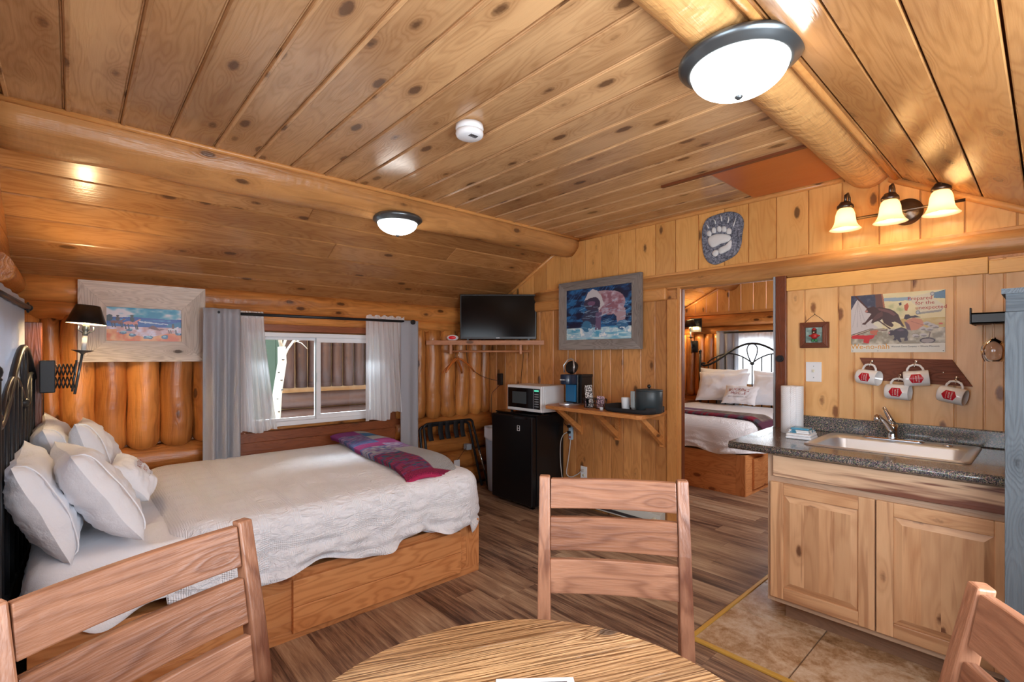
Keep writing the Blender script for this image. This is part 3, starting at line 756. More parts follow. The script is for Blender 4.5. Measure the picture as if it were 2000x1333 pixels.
# far wall of the bedroom
b = B(); fy = [2.0, 2.95]
for (a, c, d, e) in ((.5, 2.0, 0, 2.0), (2.95, YW + .1, 0, 2.0), (2.0, 2.95, 0, .98), (2.0, 2.95, 1.62, 2.0)): b.box(XF + .03, XF + .12, a, c, d, e, g='y')
vlogs(b, [.6, .78, .95, 1.13, 1.3, 1.47, 1.62, 1.8, 1.98], .78, 1.68, XF + .03, ax='y')
vlogs(b, [2.97, 3.10, 3.24, 3.38, 3.53, 3.66, 3.80, 3.96, 4.12], .78, 1.68, XF + .03, ax='y')
for z, r in ((1.87, .09), (1.725, .06), (.68, .1), (.49, .1), (.3, .1), (.1, .1)):
    b.cyl((XF + .04, .6, z), (XF + .04, YW, z), r, n=20, seg=8, jitter=.05)
struct(b.build('wall_far', 'log'))
b = B(); g2 = list(np.arange(.55, 4.2, .165))[::-1]
gable_boards(b, XF, g2, 1.985); struct(b.build('wall_far', 'gable'), 'upright boards in the bedroom gable')
b = B(); b.box(XF - .012, XF + .02, .6, YW, 1.955, 1.99, g='y'); b.tube([(XF - .01, 3.0, ZC - .02), (XF - .01, 4.0, ZC - .52)], .018, 8); struct(b.build('trim_16', 'trim'))
make_window(3, face(XF + .02, 2.475, 1.30, '-x'), .95, .64, True)
b = B()
for i in range(14): b.box(XW + .046, XW + .051, 1.9 + i * .17, 1.9 + i * .17 + .165, 0, 2.4, g='z')
struct(b.build('wall_right', 'pan'), 'bedroom side of the partition')

# ------------------------------------------------------------------ out of doors
b = B(); b.box(-6, 9, YW + .2, 16, -.25, -.2); b.box(7.1, 16, -6, YW + .2, -.25, -.2); struct(b.build('ground', 'snow'), 'snow outside the window')
t = thing('log_cabin', 'dark brown neighbouring log cabin with cream chinking seen through the window', 'cabin', (3.2, 6.4, -.2))
b = B()
for i in range(4): b.cyl((1.72, 6.42, .80 - i * .21), (6.0, 6.42, .80 - i * .21), .100, n=16, seg=10, jitter=.06)
for i in range(26):
    x0 = 2.02 + i * .155; b.cyl((x0, 6.42, .96), (x0, 6.42, 2.6), .07, n=12, seg=5, jitter=.06)
b.build('log_wall', 'nbrlog', t)
b = B(); b.box(1.95, 6.0, 6.445, 6.55, -.2, 2.6); b.build('chinking', 'chink', t)
b = B(); b.box(1.9, 6.1, 5.95, 7.6, 2.55, 2.65); b.build('eave', 'nbrlog', t)
t = thing('green_shed', 'pale green sided shed standing beyond the aspen tree', 'shed', (1.0, 8.2, -.2))
b = B()
for i in range(24): b.box(-1.6 + i * .19, -1.6 + i * .19 + .185, 8.2, 8.3, -.2, 2.3, g='z')
b.build('siding', 'gsiding', t); b = B(); b.box(-1.8, 3.1, 8.0, 9.6, 2.3, 2.42); b.build('roof', 'nbrlog', t)
t = thing('aspen_tree', 'slim pale aspen tree trunk just outside the window', 'tree', (1.52, 5.3, -.2))
b = B(); b.tube([(1.47, 5.3, -.2), (1.50, 5.3, .3), (1.535, 5.3, .62), (1.56, 5.3, 1.0), (1.605, 5.3, 1.30), (1.60, 5.3, 1.46)], [.062, .055, .048, .044, .042, .038], 14, g='z')
b.build('trunk', 'aspenbark', t)
for pts, r in ((((1.60, 5.3, 1.44), (1.56, 5.28, 1.62), (1.50, 5.25, 1.95)), .020), (((1.60, 5.3, 1.30), (1.66, 5.3, 1.44), (1.78, 5.28, 1.62), (1.9, 5.3, 1.9)), .013),
               (((1.60, 5.3, 1.42), (1.66, 5.32, 1.58), (1.70, 5.3, 1.9)), .016), (((1.72, 5.3, 1.53), (1.80, 5.3, 1.50), (1.86, 5.3, 1.44)), .005), (((1.53, 5.26, 1.72), (1.44, 5.26, 1.60)), .005),
               (((1.70, 5.3, 1.50), (1.84, 5.3, 1.56)), .006)):
    b = B(); b.tube(pts, [r * (1 - .4 * i / len(pts)) for i in range(len(pts))], 8); b.build('branch', 'aspenbark', t)
b = B()
for z, a in ((.55, 3.6), (.8, 4.9), (.93, 4.4), (1.12, 4.8), (1.2, 4.1), (1.33, 4.7), (.42, 4.5), (1.02, 5.3)):
    b = B(); cx = 1.53 + (z - .6) * .1; b.sphere((cx + .038 * math.cos(a), 5.3 + .04 * math.sin(a), z), .016, 8, sc=(1, .5, .45)); b.build('bark_scar', 'ink_black', t)
# =================================================================== THINGS
def loft(b, secs, g='z', mat=0, smooth=False):
    """secs: list of (centre, half x, half y) rectangles stacked along a limb"""
    vs = []
    for c, hx, hy in secs:
        vs += [(c[0] - hx, c[1] - hy, c[2]), (c[0] + hx, c[1] - hy, c[2]), (c[0] + hx, c[1] + hy, c[2]), (c[0] - hx, c[1] + hy, c[2])]
    n = len(secs); fs = [(3, 2, 1, 0), tuple((n - 1) * 4 + k for k in range(4))]
    for i in range(n - 1):
        for k in range(4): k2 = (k + 1) % 4; fs.append((i * 4 + k, i * 4 + k2, i * 4 + 4 + k2, i * 4 + 4 + k))
    b.add(vs, fs, g, mat, smooth)

# ---------------------------------------------------------------- beds
def bedspread(b, x0, x1, y0, y1, zt, R, hem, flare=.012, head_open=True, drag=0, nper=360, ntop=26, ndown=16, crown=.02, rc=.14, seed=0):
    """cloth over a box: loops from the centre out, over a rounded edge and down to a wavy hem; hem(px,py,nx,ny)->drop"""
    xi0, xi1, yi0, yi1 = x0 + R, x1 - R, y0 + R, y1 - R
    per = []
    def arc(cx, cy, a0, a1, n):
        for i in range(n):
            a = a0 + (a1 - a0) * i / n; per.append((cx + rc * math.cos(a), cy + rc * math.sin(a), math.cos(a), math.sin(a)))
    def lineseg(p, q, nx, ny, n):
        for i in range(n): per.append((p[0] + (q[0] - p[0]) * i / n, p[1] + (q[1] - p[1]) * i / n, nx, ny))
    lx = int(nper * .3); ly = int(nper * .16); la = int(nper * .02) + 6
    lineseg((xi0 + rc, yi0), (xi1 - rc, yi0), 0, -1, lx); arc(xi1 - rc, yi0 + rc, -PI / 2, 0, la)
    lineseg((xi1, yi0 + rc), (xi1, yi1 - rc), 1, 0, ly); arc(xi1 - rc, yi1 - rc, 0, PI / 2, la)
    lineseg((xi1 - rc, yi1), (xi0 + rc, yi1), 0, 1, lx); arc(xi0 + rc, yi1 - rc, PI / 2, PI, la)
    lineseg((xi0, yi1 - rc), (xi0, yi0 + rc), -1, 0, ly); arc(xi0 + rc, yi0 + rc, PI, 1.5 * PI, la)
    N = len(per); cx, cy = (xi0 + xi1) / 2, (yi0 + yi1) / 2; vs = []
    def nz(x, y, z, f): return noise.noise(Vector((x * f + seed, y * f, z * f)))
    for k in range(1, ntop + 1):
        f = k / ntop
        for px, py, nx, ny in per:
            # keep the loops rectangular: collapse onto the long centre line
            x = cx + (px - cx) * f; y = cy + (py - cy) * f
            z = zt + crown * (1 - f ** 2.5) + .006 * nz(x, y, 0, 5) + .003 * nz(x, y, 1, 14)
            vs.append((x, y, z))
    for k in range(1, 7):
        th = PI / 2 * k / 6
        for px, py, nx, ny in per:
            q = .004 * nz(px, py, th, 9)
            vs.append((px + nx * (R * math.sin(th) + q), py + ny * (R * math.sin(th) + q), zt - R * (1 - math.cos(th))))
    hems = [hem(*p) for p in per]
    s = 0
    for k in range(1, ndown + 1):
        t = k / ndown
        for i, (px, py, nx, ny) in enumerate(per):
            d = max(0.0, hems[i]) * t
            wv = flare * t * (math.sin(i * .33 + 2.2 * nz(px, py, 0, 3)) * .6 + 1.4 * nz(px, py, t, 6) + .5)
            o = R + wv + .006 * nz(px, py, zt - d, 11)
            dg = drag * t * max(0, 1 - (px - x0) / .55) if ny < 0 else 0
            vs.append((px + nx * o - dg, py + ny * o, zt - R - d))
    rings = ntop + 6 + ndown; fs = []
    for r in range(rings - 1):
        for i in range(N):
            j = (i + 1) % N; fs.append((r * N + i, r * N + j, (r + 1) * N + j, (r + 1) * N + i))
    fs.append(tuple(range(N))[::-1])
    b.add(vs, fs, 'x', 0, True)

def headboard(root, X, yc, hw, zend, zpk, zlow, r=.012, nsp=13, k=0.0):
    P_ = lambda y, z: (X + k * (y - yc), y, z)
    def top(t):  # t -1..1 across the width: long sweep up to a round crown
        a = abs(t); s_ = .5 + .5 * math.cos(PI * min(1, a / .92)); return zend + (zpk - zend) * (s_ ** .85)
    H = zpk - zend
    pts = [P_(yc + hw * t, top(t)) for t in np.linspace(-.93, .93, 41)]
    def scroll(sgn):
        q = []
        for i in range(11):
            a = i / 10 * 1.35 * PI
            q.append(P_(yc + sgn * (hw * .93 + .022 * math.sin(a)), zend + .001 + .020 * (1 - math.cos(a)) * .9))
        return q
    l = scroll(-1)[::-1][:-1]; rr = scroll(1)[1:]
    b = B(); b.tube(l + pts + rr, r, 12); b.build('headboard_arch', 'iron', root)
    zk = zpk - H * .88
    inner = lambda t: zk + .44 * H * math.sin(PI * min(1, abs(t) / .85)) ** .8
    for sg in (-1, 1):
        b = B(); b.tube([P_(yc + sg * hw * t, inner(t)) for t in np.linspace(.0, .85, 20)], r * .65, 8); b.build('inner_rail', 'iron', root)
    lp = []
    for i in range(28):
        a = 2 * PI * i / 28; lp.append(P_(yc + hw * .13 * math.sin(a) * (.64 + .36 * math.cos(a)), zpk - .006 - H * .86 * (1 - math.cos(a)) / 2))
    b = B(); b.tube(lp, r * .6, 8, closed=True); b.sphere(P_(yc, zk), r * 1.7, 12, sc=(1, 1.3, .9)); b.build('teardrop_loop', 'iron', root)
    for i in range(nsp):
        t = -1 + 2 * (i + 1) / (nsp + 1)
        z1 = top(t) - .004 if abs(t) > .8 else inner(t)
        b = B(); b.cyl(P_(yc + hw * t, zlow), P_(yc + hw * t, z1), r * .6, n=8, g='z'); b.build('spindle', 'iron', root)
    b = B(); b.cyl(P_(yc - hw, zlow), P_(yc + hw, zlow), r * .8, n=8); b.build('cross_rail', 'iron', root)
    for sg in (-1, 1):
        q = P_(yc + sg * hw, 0)
        b = B(); b.cyl(q, (q[0], q[1], zend + H * .62), r * 1.15, n=14, g='z'); b.sphere((q[0], q[1], zend + H * .62 + .016), r * 1.5, 12, sc=(1, 1, 1.3)); b.sphere((q[0], q[1], zend + H * .62 - .01), r * 1.4, 12, sc=(1, 1, .5)); b.build('headboard_post', 'iron', root)

bed = thing('bed', 'pine platform bed with dark arched metal headboard under the window, in the near room', 'bed', (.9, 3.2, 0))
def platform(root, x0, x1, y0, y1, h=.33):
    b = B(); b.box(x0, x1, y0, y0 + .02, h - .085, h, g='x'); b.box(x0, x1 - .10, y0, y0 + .02, .09, h - .085, g='x'); b.box(x0, x1, y0, y0 + .02, 0, .045, g='x'); b.box(x0, x1, y0, y0 + .02, .045, .09, g='x')
    b.box(x1 - .10, x1, y0 - .001, y0 + .02, .045, h - .02, g='z')
    b.build('side_board', 'bedwood', root, bevel=.002)
    b = B(); b.box(x0, x1, y1 - .02, y1, 0, h, g='x'); b.build('side_board', 'bedwood', root)
    b = B(); b.box(x1 - .02, x1, y0 + .02, y1 - .02, 0, h * .45, g='y'); b.box(x1 - .02, x1, y0 + .02, y1 - .02, h * .45, h, g='y'); b.build('foot_board', 'bedwood', root, bevel=.002)
    b = B(); b.box(x0, x0 + .02, y0 + .02, y1 - .02, 0, h, g='y'); b.build('head_board_rail', 'bedwood', root)
    b = B(); b.box(x0 + .02, x1 - .02, y0 + .02, y1 - .02, h - .03, h - .01); b.build('slat_deck', 'bedwood', root)
platform(bed, -.12, 1.93, 2.45, 3.98)
b = B(); b.box(.785, 1.775, 2.425, 2.4495, .165, .292, g='x'); b.box(.785, 1.775, 2.425, 2.4495, .038, .163, g='x'); dr = b.build('drawer', 'bedwood', bed, bevel=.003)
headboard(bed, -.166, 3.20, .79, 1.12, 1.41, .45, r=.014, k=.036, nsp=11)
b = B()
bedspread(b, -.13, 1.925, 2.43, 3.99, .60, .06, lambda px, py, nx, ny: (.17 + .035 * math.sin(px * 13) + .03 * noise.noise(Vector((px * 7, 0, 0)))) if ny < -.3 else .12, flare=.02, crown=.0, rc=.05)
mt = b.build('mattress', 'sheet', None); tag(mt, 'mattress in a white fitted sheet on the near bed frame', 'mattress')
b = B()
def hem1(px, py, nx, ny):
    if nx < -.5: return .02
    e = .20 + .02 * math.sin(px * 11 + 1) + .025 * noise.noise(Vector((px * 5, py * 5, 3)))
    if nx > .3 and ny < -.2: e += .06
    if ny > .5: e = .12
    return e
bedspread(b, .30, 1.965, 2.385, 4.02, .645, .10, hem1, flare=.030, crown=.022, rc=.10, seed=4, drag=.17)
cv = b.build('bedspread', 'cover', None); tag(cv, 'white seersucker bedspread with banded texture covering the near bed', 'bedspread')

def pillow_mesh(w, h, t, M_, seed=0, n=30, flange=0.0):
    b = B(M_)
    for sg in (1, -1):
        def f(u, v, sg=sg):
            x, y = 2 * u - 1, 2 * v - 1
            e = max(0, (1 - abs(x) ** 2.6)) * max(0, (1 - abs(y) ** 2.6)); th = t / 2 * e ** .5
            px = x * w / 2 * (1 - .07 * (1 - y * y) * abs(x)); py = y * h / 2 * (1 - .09 * (1 - x * x) * abs(y))
            k = noise.noise(Vector((x * 1.7 + seed, y * 1.7, sg))) * .022 + .006 * noise.noise(Vector((x * 6 + seed, y * 5, sg * 2)))
            q_ = noise.noise(Vector((x * 2.2 + seed, y * 2.2, 7)))
            rdg = .012 * (abs(math.sin(4.5 * (x + .6 * y) + 3 * q_ + seed)) ** 3 - .4) * e + .016 * math.sin(17 * (x - y) + 5 * q_) * (1 - e) * e * 1.6
            return (px + .01 * noise.noise(Vector((y * 3, seed, x))), py + .01 * noise.noise(Vector((x * 3, seed + 4, y))), sg * (th + (k + rdg) * e ** .5) + .012 * noise.noise(Vector((x * 1.5, y * 1.5, seed))))
        b.grid(f, n, n, 0, True)
        if sg == -1:
            m = (n + 1) ** 2; nf = n * n
            for i in range(len(b.f) - nf, len(b.f)): b.f[i] = b.f[i][::-1]
    return b
def pmat(c, lean, yaw=0, roll=0):
    """pillow standing against a headboard at -x: local x along world y, local y up, local z towards +x"""
    base = Matrix(((0, 0, 1), (1, 0, 0), (0, 1, 0))).to_4x4()
    return Matrix.Translation(c) @ Matrix.Rotation(yaw, 4, 'Z') @ Matrix.Rotation(-lean, 4, 'Y') @ base @ Matrix.Rotation(roll, 4, 'Z')
def pillow(name, label, c, w, h, t, lean, yaw=0, roll=0, seed=0, hem=True, group=None):
    th = thing(name, label, 'pillow', (c[0], c[1], c[2] - h / 2), 0, group)
    Mx = pmat(c, lean, yaw, roll); b = pillow_mesh(w, h, t, Mx, seed); b.build('pillowcase', 'pillow', th)
    if hem:
        b = B(Mx); q = []
        for i in range(25):
            y = -1 + 2 * i / 24; e = max(0, 1 - abs(y) ** 2.6) * (1 - .80 ** 2.6)
            q.append((-w / 2 * .80, y * h / 2 * .97, t / 2 * e ** .42 + .002 + noise.noise(Vector((-.8 * 1.7 + seed, y * 1.7, 1))) * .022 * e ** .5))
        b.tube(q, .003, 6); b.build('hem_seam', 'pillow', th)
    return th
G = 'pillows on the near bed'
pillow('pillow', 'plump white pillow against the headboard, nearest the table and farthest from the window', (-.085, 2.76, .79), .66, .42, .17, math.radians(22), 0, .02, 1, group=G)
pillow('pillow', 'large white pillow leaning in front of the pillow nearest the camera', (.075, 2.76, .80), .64, .43, .19, math.radians(30), .10, -.03, 2, group=G)
pillow('pillow', 'white pillow at the back by the window wall, against the headboard', (-.05, 3.50, .835), .66, .42, .17, math.radians(16), 0, .05, 3, group=G)
pillow('pillow', 'white pillow leaning on the back pillow by the window wall', (.10, 3.47, .825), .64, .43, .17, math.radians(20), -.05, -.05, 5, group=G)
small = pillow('throw_pillow', 'small white pillow with red lettering lying against the larger pillows of the near bed', (.225, 3.08, .765), .34, .24, .13, math.radians(38), -.15, 0, 7, hem=False)
Mx = pmat((.225, 3.08, .765), math.radians(38), -.15)
def onp(v): return Vector((v.x, v.y, .066 - .28 * v.x * v.x - .9 * v.y * v.y))
text('BUCKING', .038, 'ink_red', small, 'lettering', Mx @ Matrix.Translation((0, .036, 0)), bend=lambda v: onp(Vector((v.x, v.y, 0))), arc=.35, spacing=1.1)
text('MOOSE', .034, 'ink_red', small, 'lettering', Mx @ Matrix.Translation((0, -.004, 0)), bend=onp, spacing=1.1)
text('WEST YELLOWSTONE, MT', .011, 'ink_dark', small, 'lettering', Mx @ Matrix.Translation((0, -.036, 0)), bend=onp, spacing=1.2)

# knitted throw folded over the foot of the near bed
def throw_colour(s, t):
    MG = (186, 34, 128); WH = (216, 213, 214); VI = (150, 120, 190); BL = (74, 120, 176); PL = (196, 170, 210); MR = (140, 40, 84); TL = (50, 110, 130); RD = (176, 24, 84)
    ln = int(s * 150); rs = random.Random(ln * 7 + int(t * 14)); j = rs.random()
    if s > .965: return RD
    if t < .52:
        if s < .12: c = (176, 66, 160)
        elif s < .30: c = (VI, PL, (160, 90, 170), BL)[int(j * 3.99)]
        elif s < .40: c = (BL, (96, 96, 176), VI)[int(j * 2.99)]
        elif s < .50: c = MG
        elif s < .66: c = ((200, 190, 214), VI, (176, 110, 160), WH, BL)[int(j * 4.99)]
        else: c = (MR, TL, (190, 50, 100), (120, 70, 140), (176, 60, 110))[int(j * 4.99)]
    else:
        if s < .07: c = WH
        elif s < .17: c = (60, 124, 180)
        elif s < .30: c = WH
        elif s < .44: c = MG
        elif s < .58: c = (PL, (214, 200, 222), VI, (186, 120, 170))[int(j * 3.99)]
        else: c = WH
    return c
th = thing('throw_blanket', 'folded patchwork knit throw in magenta, blue and white across the foot of the near bed', 'blanket', (1.68, 3.2, .66))
def throw(z_off, ox, inset):
    cols = []
    def f(u, v):
        s, t = v, u
        y = 3.965 - s * 1.50; x = 1.575 + ox + t * (.385 - inset) - .15 * s + .012 * math.sin(s * 9)
        z = .700 + z_off + .004 * math.sin(s * 14 + t * 4)
        if s > .80: q = (s - .80) / .20; z -= .075 * q * q; y += .015 * q
        if s > .88: z += .030 * math.sin((t * 1.3 + .1) * PI) * (s - .88) / .12
        z -= .014 * (abs(2 * t - 1) ** 6) + .018 * max(0, (x - 1.80) / .12) ** 2
        c = throw_colour(s, t); cols.extend([lin(c[0]), lin(c[1]), lin(c[2]), 1.0])
        return (x, y, z)
    b = B(); b.grid(f, 40, 160, wcf=lambda u, v: (v * 1.6, u * .4, 0)); b.col = cols
    return b
o = throw(.012, 0, 0).build('top_layer', 'knit', th, solid=.020)
o = throw(-.006, .006, .01).build('under_layer', 'knit', th, solid=.012)
M['binding'] = cloth('binding', rgb(170, 18, 78), False, .4, scale=60)
b = B(); q = []
for i in range(21):
    t = i / 20; z = .704 - .075 + .030 * math.sin((t * 1.3 + .1) * PI) - .014 * abs(2 * t - 1) ** 6; q.append((1.425 + t * .385 - .005, 2.478, z))
b.tube(q, .011, 8); b.tube([(p[0], p[1] + .004, .612 + .006 * k / 20) for k, p in enumerate(q)], .008, 8); b.grid(lambda u, v: (q[int(u * 20)][0], 2.486, .615 + (q[int(u * 20)][2] - .615) * v), 20, 2); b.build('binding', 'binding', th)

# ---------------------------------------------------------------- curtains, rods
def drape(root, name, mat, a, c, ztop, zbot, depth, folds, ax='x', flare0=0, flare1=0, seed=0, bot=None, solid=.003, sway=0):
    """pleated cloth from a=(x,y) to c=(x,y)"""
    a = Vector((a[0], a[1])); c = Vector((c[0], c[1])); d = (c - a); L = d.length; d.normalize(); nrm = Vector((-d.y, d.x))
    def f(u, v):
        w_ = v ** 1.3
        s = u * L + (-flare0 * (1 - u) + flare1 * u) * w_ + sway * w_
        ph = u * folds * 2 * PI + seed + .6 * noise.noise(Vector((u * 3, v * 1.2, seed)))
        off = depth * (math.sin(ph) * .6 + .3 * math.sin(ph * 1.9 + 1) * v) * (.45 + .55 * min(1, v * 4))
        zb = zbot + (bot(u) if bot else 0)
        p = a + d * s + nrm * off
        return (p.x, p.y, ztop + (zb - ztop) * v)
    b = B(); b.grid(f, folds * 12, 30); return b.build(name, mat, root, solid=solid)
t = thing('curtain_rod', 'black metal curtain rod over the large window', 'curtain rod', (1.56, 3.955, 1.66))
b = B(); b.cyl((.78, 3.955, 1.675), (2.33, 3.955, 1.683), .0115, n=14); b.build('rod', 'iron', t)
for x in (.76, 2.335):
    b = B(); b.cyl((x - .005, 3.955, 1.679), (x + .02, 3.955, 1.679), .017, n=16); b.build('finial', 'iron', t)
for x in (.80, 2.29):
    b = B(); b.box(x - .006, x + .006, 3.955, YW - .03, 1.655, 1.668); b.build('bracket', 'iron', t)
t = thing('drape', 'grey floor-length drape left of the large window', 'curtain', (.78, 3.93, 0), group='grey drapes of the large window'); drape(t, 'cloth', 'drape', (.675, 3.93), (.905, 3.93), 1.705, .05, .045, 3, seed=.4)
t = thing('drape', 'grey floor-length drape right of the large window', 'curtain', (2.3, 3.93, 0), group='grey drapes of the large window'); drape(t, 'cloth', 'drape', (2.215, 3.95), (2.385, 3.93), 1.690, .05, .022, 1, seed=2.2)
b = B(); b.cyl((2.325, 3.918, 1.677), (2.325, 3.932, 1.677), .022, n=20); b.build('grommet', 'iron', t)
t = thing('sheer_curtain', 'white sheer curtain tied to the left half of the window, swept wide at the bottom', 'curtain', (1.0, 3.97, .8), group='white sheers'); drape(t, 'cloth', 'sheer', (.868, 3.975), (1.072, 3.975), 1.70, .80, .026, 6, flare0=-.02, flare1=.10, seed=1, solid=0, bot=lambda u: .012 * math.sin(u * 9))
b = B(); b.grid(lambda u, v: (.870 + u * .20, 3.967 + .006 * math.sin(u * 60), 1.70 - v * .05), 60, 2); b.build('rod_pocket', 'sheer', t)
t = thing('sheer_curtain', 'white sheer curtain with a ruffled top on the right half of the window', 'curtain', (2.1, 3.97, .8), group='white sheers'); drape(t, 'cloth', 'sheer', (1.888, 3.972), (2.262, 3.972), 1.705, .80, .028, 8, flare0=.0, flare1=.06, seed=3, solid=0, bot=lambda u: .055 * (u > .52) + .01 * math.sin(u * 12))
b = B(); b.grid(lambda u, v: (1.885 + u * .375, 3.962 + .008 * math.sin(u * 90), 1.69 + .035 * v * (.6 + .5 * abs(math.sin(u * 17)))), 120, 3); b.build('ruffle', 'sheer', t)

# drape and rod over the bed head
t = thing('drape', 'grey drape with metal grommet hanging behind the bed headboard', 'curtain', (-.19, 3.1, 0)); drape(t, 'cloth', 'drape', (-.232, 2.2), (-.182, 3.585), 1.66, .05, .012, 6, seed=.9)
b = B(); b.tube([( -.166, 3.50 + .022 * math.cos(a), 1.618 + .022 * math.sin(a)) for a in np.linspace(0, 2 * PI, 16, False)], .006, 8, closed=True); b.build('grommet', 'iron', t)
t = thing('curtain_rod', 'black curtain rod above the headboard', 'curtain rod', (-.2, 2.9, 1.6)); b = B(); b.cyl((-.235, 2.1, 1.61), (-.166, 3.50, 1.618), .012, n=12); b.build('rod', 'iron', t)
b = B(); b.sphere((-.165, 3.515, 1.618), .018, 12); b.build('finial', 'iron', t); b = B(); b.box(-.26, -.19, 3.30, 3.312, 1.60, 1.612); b.build('bracket', 'iron', t)

# ---------------------------------------------------------------- wall lamp with folding arm
def wall_lamp(loc, rz, label, lit=1.0):
    """local: wall plate at origin, arm grows along +x, lamp upright"""
    t = thing('wall_lamp', label, 'lamp', loc, rz)
    T = Matrix.Translation(loc) @ Matrix.Rotation(rz, 4, 'Z')
    b = B(T); b.box(-.06, 0, -.045, .045, -.085, .085); b.build('wall_plate', 'iron', t, bevel=.004)
    b = B(T)
    n = 5; L = .078
    for lev in (-1, 0):
        for i in range(n):
            xa, xb = L * i / n, L * (i + 1) / n; za, zb = lev * .068 + .066, lev * .068 + .002
            b.tube([(xa, -.004, za), (xb, -.004, zb)], .0035, 6); b.tube([(xa, .004, zb), (xb, .004, za)], .0035, 6)
    b.build('folding_arm', 'iron', t)
    b = B(T); b.cyl((.076, 0, -.10), (.108, 0, .125), .0065, n=10); b.cyl((.066, 0, -.085), (.084, 0, .085), .0055, n=10); b.build('stem', 'pewter', t)
    b = B(T @ Matrix.Translation((.108, 0, .125)) @ Matrix.Rotation(.06, 4, 'Y')); b.lathe([(.004, -.01), (.014, 0), (.046, .012), (.048, .015), (.02, .01), (.01, .008)]); b.build('drip_cup', 'pewter', t)
    T2 = T @ Matrix.Translation((.112, 0, .135)) @ Matrix.Rotation(.08, 4, 'Y')
    b = B(T2); b.cyl((0, 0, 0), (0, 0, .085), .011, n=14); b.build('candle_sleeve', 'candle', t)
    b = B(T2); b.lathe([(.012, .085), (.013, .10), (.010, .105), (.015, .115), (.016, .15), (.013, .155)]); b.build('socket', 'pewter', t)
    b = B(T2); b.tube([(-.012, 0, .10), (-.032, 0, .115), (-.030, 0, .135)], .003, 6); b.build('switch_key', 'pewter', t); b = B(T2); b.tube([(.012, 0, .10), (.034, 0, .115), (.032, 0, .135)], .003, 6); b.build('switch_key', 'pewter', t)
    b = B(T2); b.sphere((0, 0, .185), .022, 14, sc=(1, 1, 1.3)); b.build('bulb', 'bulb_hot', t)
    b = B(T2); N = 28; vs = []; 
    for r_, z_ in ((.088, .150), (.053, .252), (.050, .252), (.085, .150)):
        for k in range(N): a = 2 * PI * k / N; vs.append((r_ * math.cos(a), r_ * math.sin(a), z_))
    fo = [(k, (k + 1) % N, N + (k + 1) % N, N + k) for k in range(N)] + [(N + k, N + (k + 1) % N, 2 * N + (k + 1) % N, 2 * N + k) for k in range(N)]
    fi = [(2 * N + k, 2 * N + (k + 1) % N, 3 * N + (k + 1) % N, 3 * N + k) for k in range(N)]
    b.add(vs, fo, 'z', 0, True); b.add(vs, fi, 'z', 1, True); b.build('lamp_shade', ['shade_black', 'shade_in'], t)
    return t
wall_lamp((-.065, 3.555, 1.262), 0, 'black swing-arm wall lamp with candle sleeve and dark shade beside the barnwood picture')

# ---------------------------------------------------------------- pictures
def mitre_frame(root, M_, w_, h_, l, r, t, bt, th, mat, name='frame'):
    W, H = w_ / 2, h_ / 2; b = B(M_)
    for pts, g in (([(-W, H), (W, H), (W - r, H - t), (-W + l, H - t)], 'x'), ([(-W, -H), (W, -H), (W - r, -H + bt), (-W + l, -H + bt)], 'x'),
                   ([(-W, -H), (-W, H), (-W + l, H - t), (-W + l, -H + bt)], 'y'), ([(W, -H), (W, H), (W - r, H - t), (W - r, -H + bt)], 'y')):
        b.prism(pts, .0, th, g=g)
    return b.build(name, mat, root, bevel=.0015, seg=1)
Mx = face(.366, 4.062, 1.588, '-y')
t = thing('framed_picture', 'western riders painting in a wide whitewashed barnwood frame left of the window', 'picture', (.366, 4.05, 1.33))
mitre_frame(t, Mx, .680, .516, .138, .142, .160, .138, .022, 'barn')
c = Can(200, 112, (200, 205, 215))
def mixp(c, f, a, b_, m=None):
    f = np.clip(f, 0, 1)[..., None]; col = np.array(a) * (1 - f) + np.array(b_) * f
    m = np.ones(c.X.shape) if m is None else m
    c.a = c.a * (1 - m[..., None]) + col * m[..., None]
mixp(c, (c.fb(5, 5, 3) - .38) * 4, (10, 130, 170), (212, 206, 214), (c.Y > .62).astype(float))
c.poly([(0, .5), (0, .70), (.2, .69), (.35, .71), (.6, .69), (.8, .67), (1, .69), (1, .4), (0, .4)], (10, 70, 160))
mixp(c, (c.fb(9, 9, 8) - .5) * 4, (14, 92, 170), (90, 160, 205), ((c.Y > .42) & (c.Y < .64) & (c.fb(3, 16, 2) > .52)).astype(float))
c.poly([(.42, .60), (.6, .57), (.8, .53), (.82, .50), (.6, .54), (.42, .57)], (190, 205, 225), jit=.05)
c.poly([(.82, .55), (1, .62), (1, .42), (.78, .45)], (20, 110, 160), jit=.06)
m = c.Y < .46 - .08 * np.sin(c.X * 5) * 0
mixp(c, (c.fb(12, 8, 4) - .40) * 3.5, (196, 150, 150), (222, 214, 236), (c.Y < .43).astype(float))
mixp(c, (c.fb(10, 6, 14) - .34) * 3, (214, 100, 34), (234, 176, 116), ((c.Y < .20 + .06 * np.sin(c.X * 9)) | ((c.X < .14) & (c.Y < .35))).astype(float))
for (x, y, rx, ry) in ((.22, .25, .05, .05), (.33, .19, .05, .05), (.55, .13, .07, .055), (.76, .15, .05, .06), (.3, .34, .05, .04), (.96, .24, .05, .04)):
    c.ell(x, y, rx, ry, (60, 100, 140), jit=.05, seed=int(x * 50)); c.ell(x, y + .015, rx * .6, ry * .5, (140, 190, 210), jit=.05)
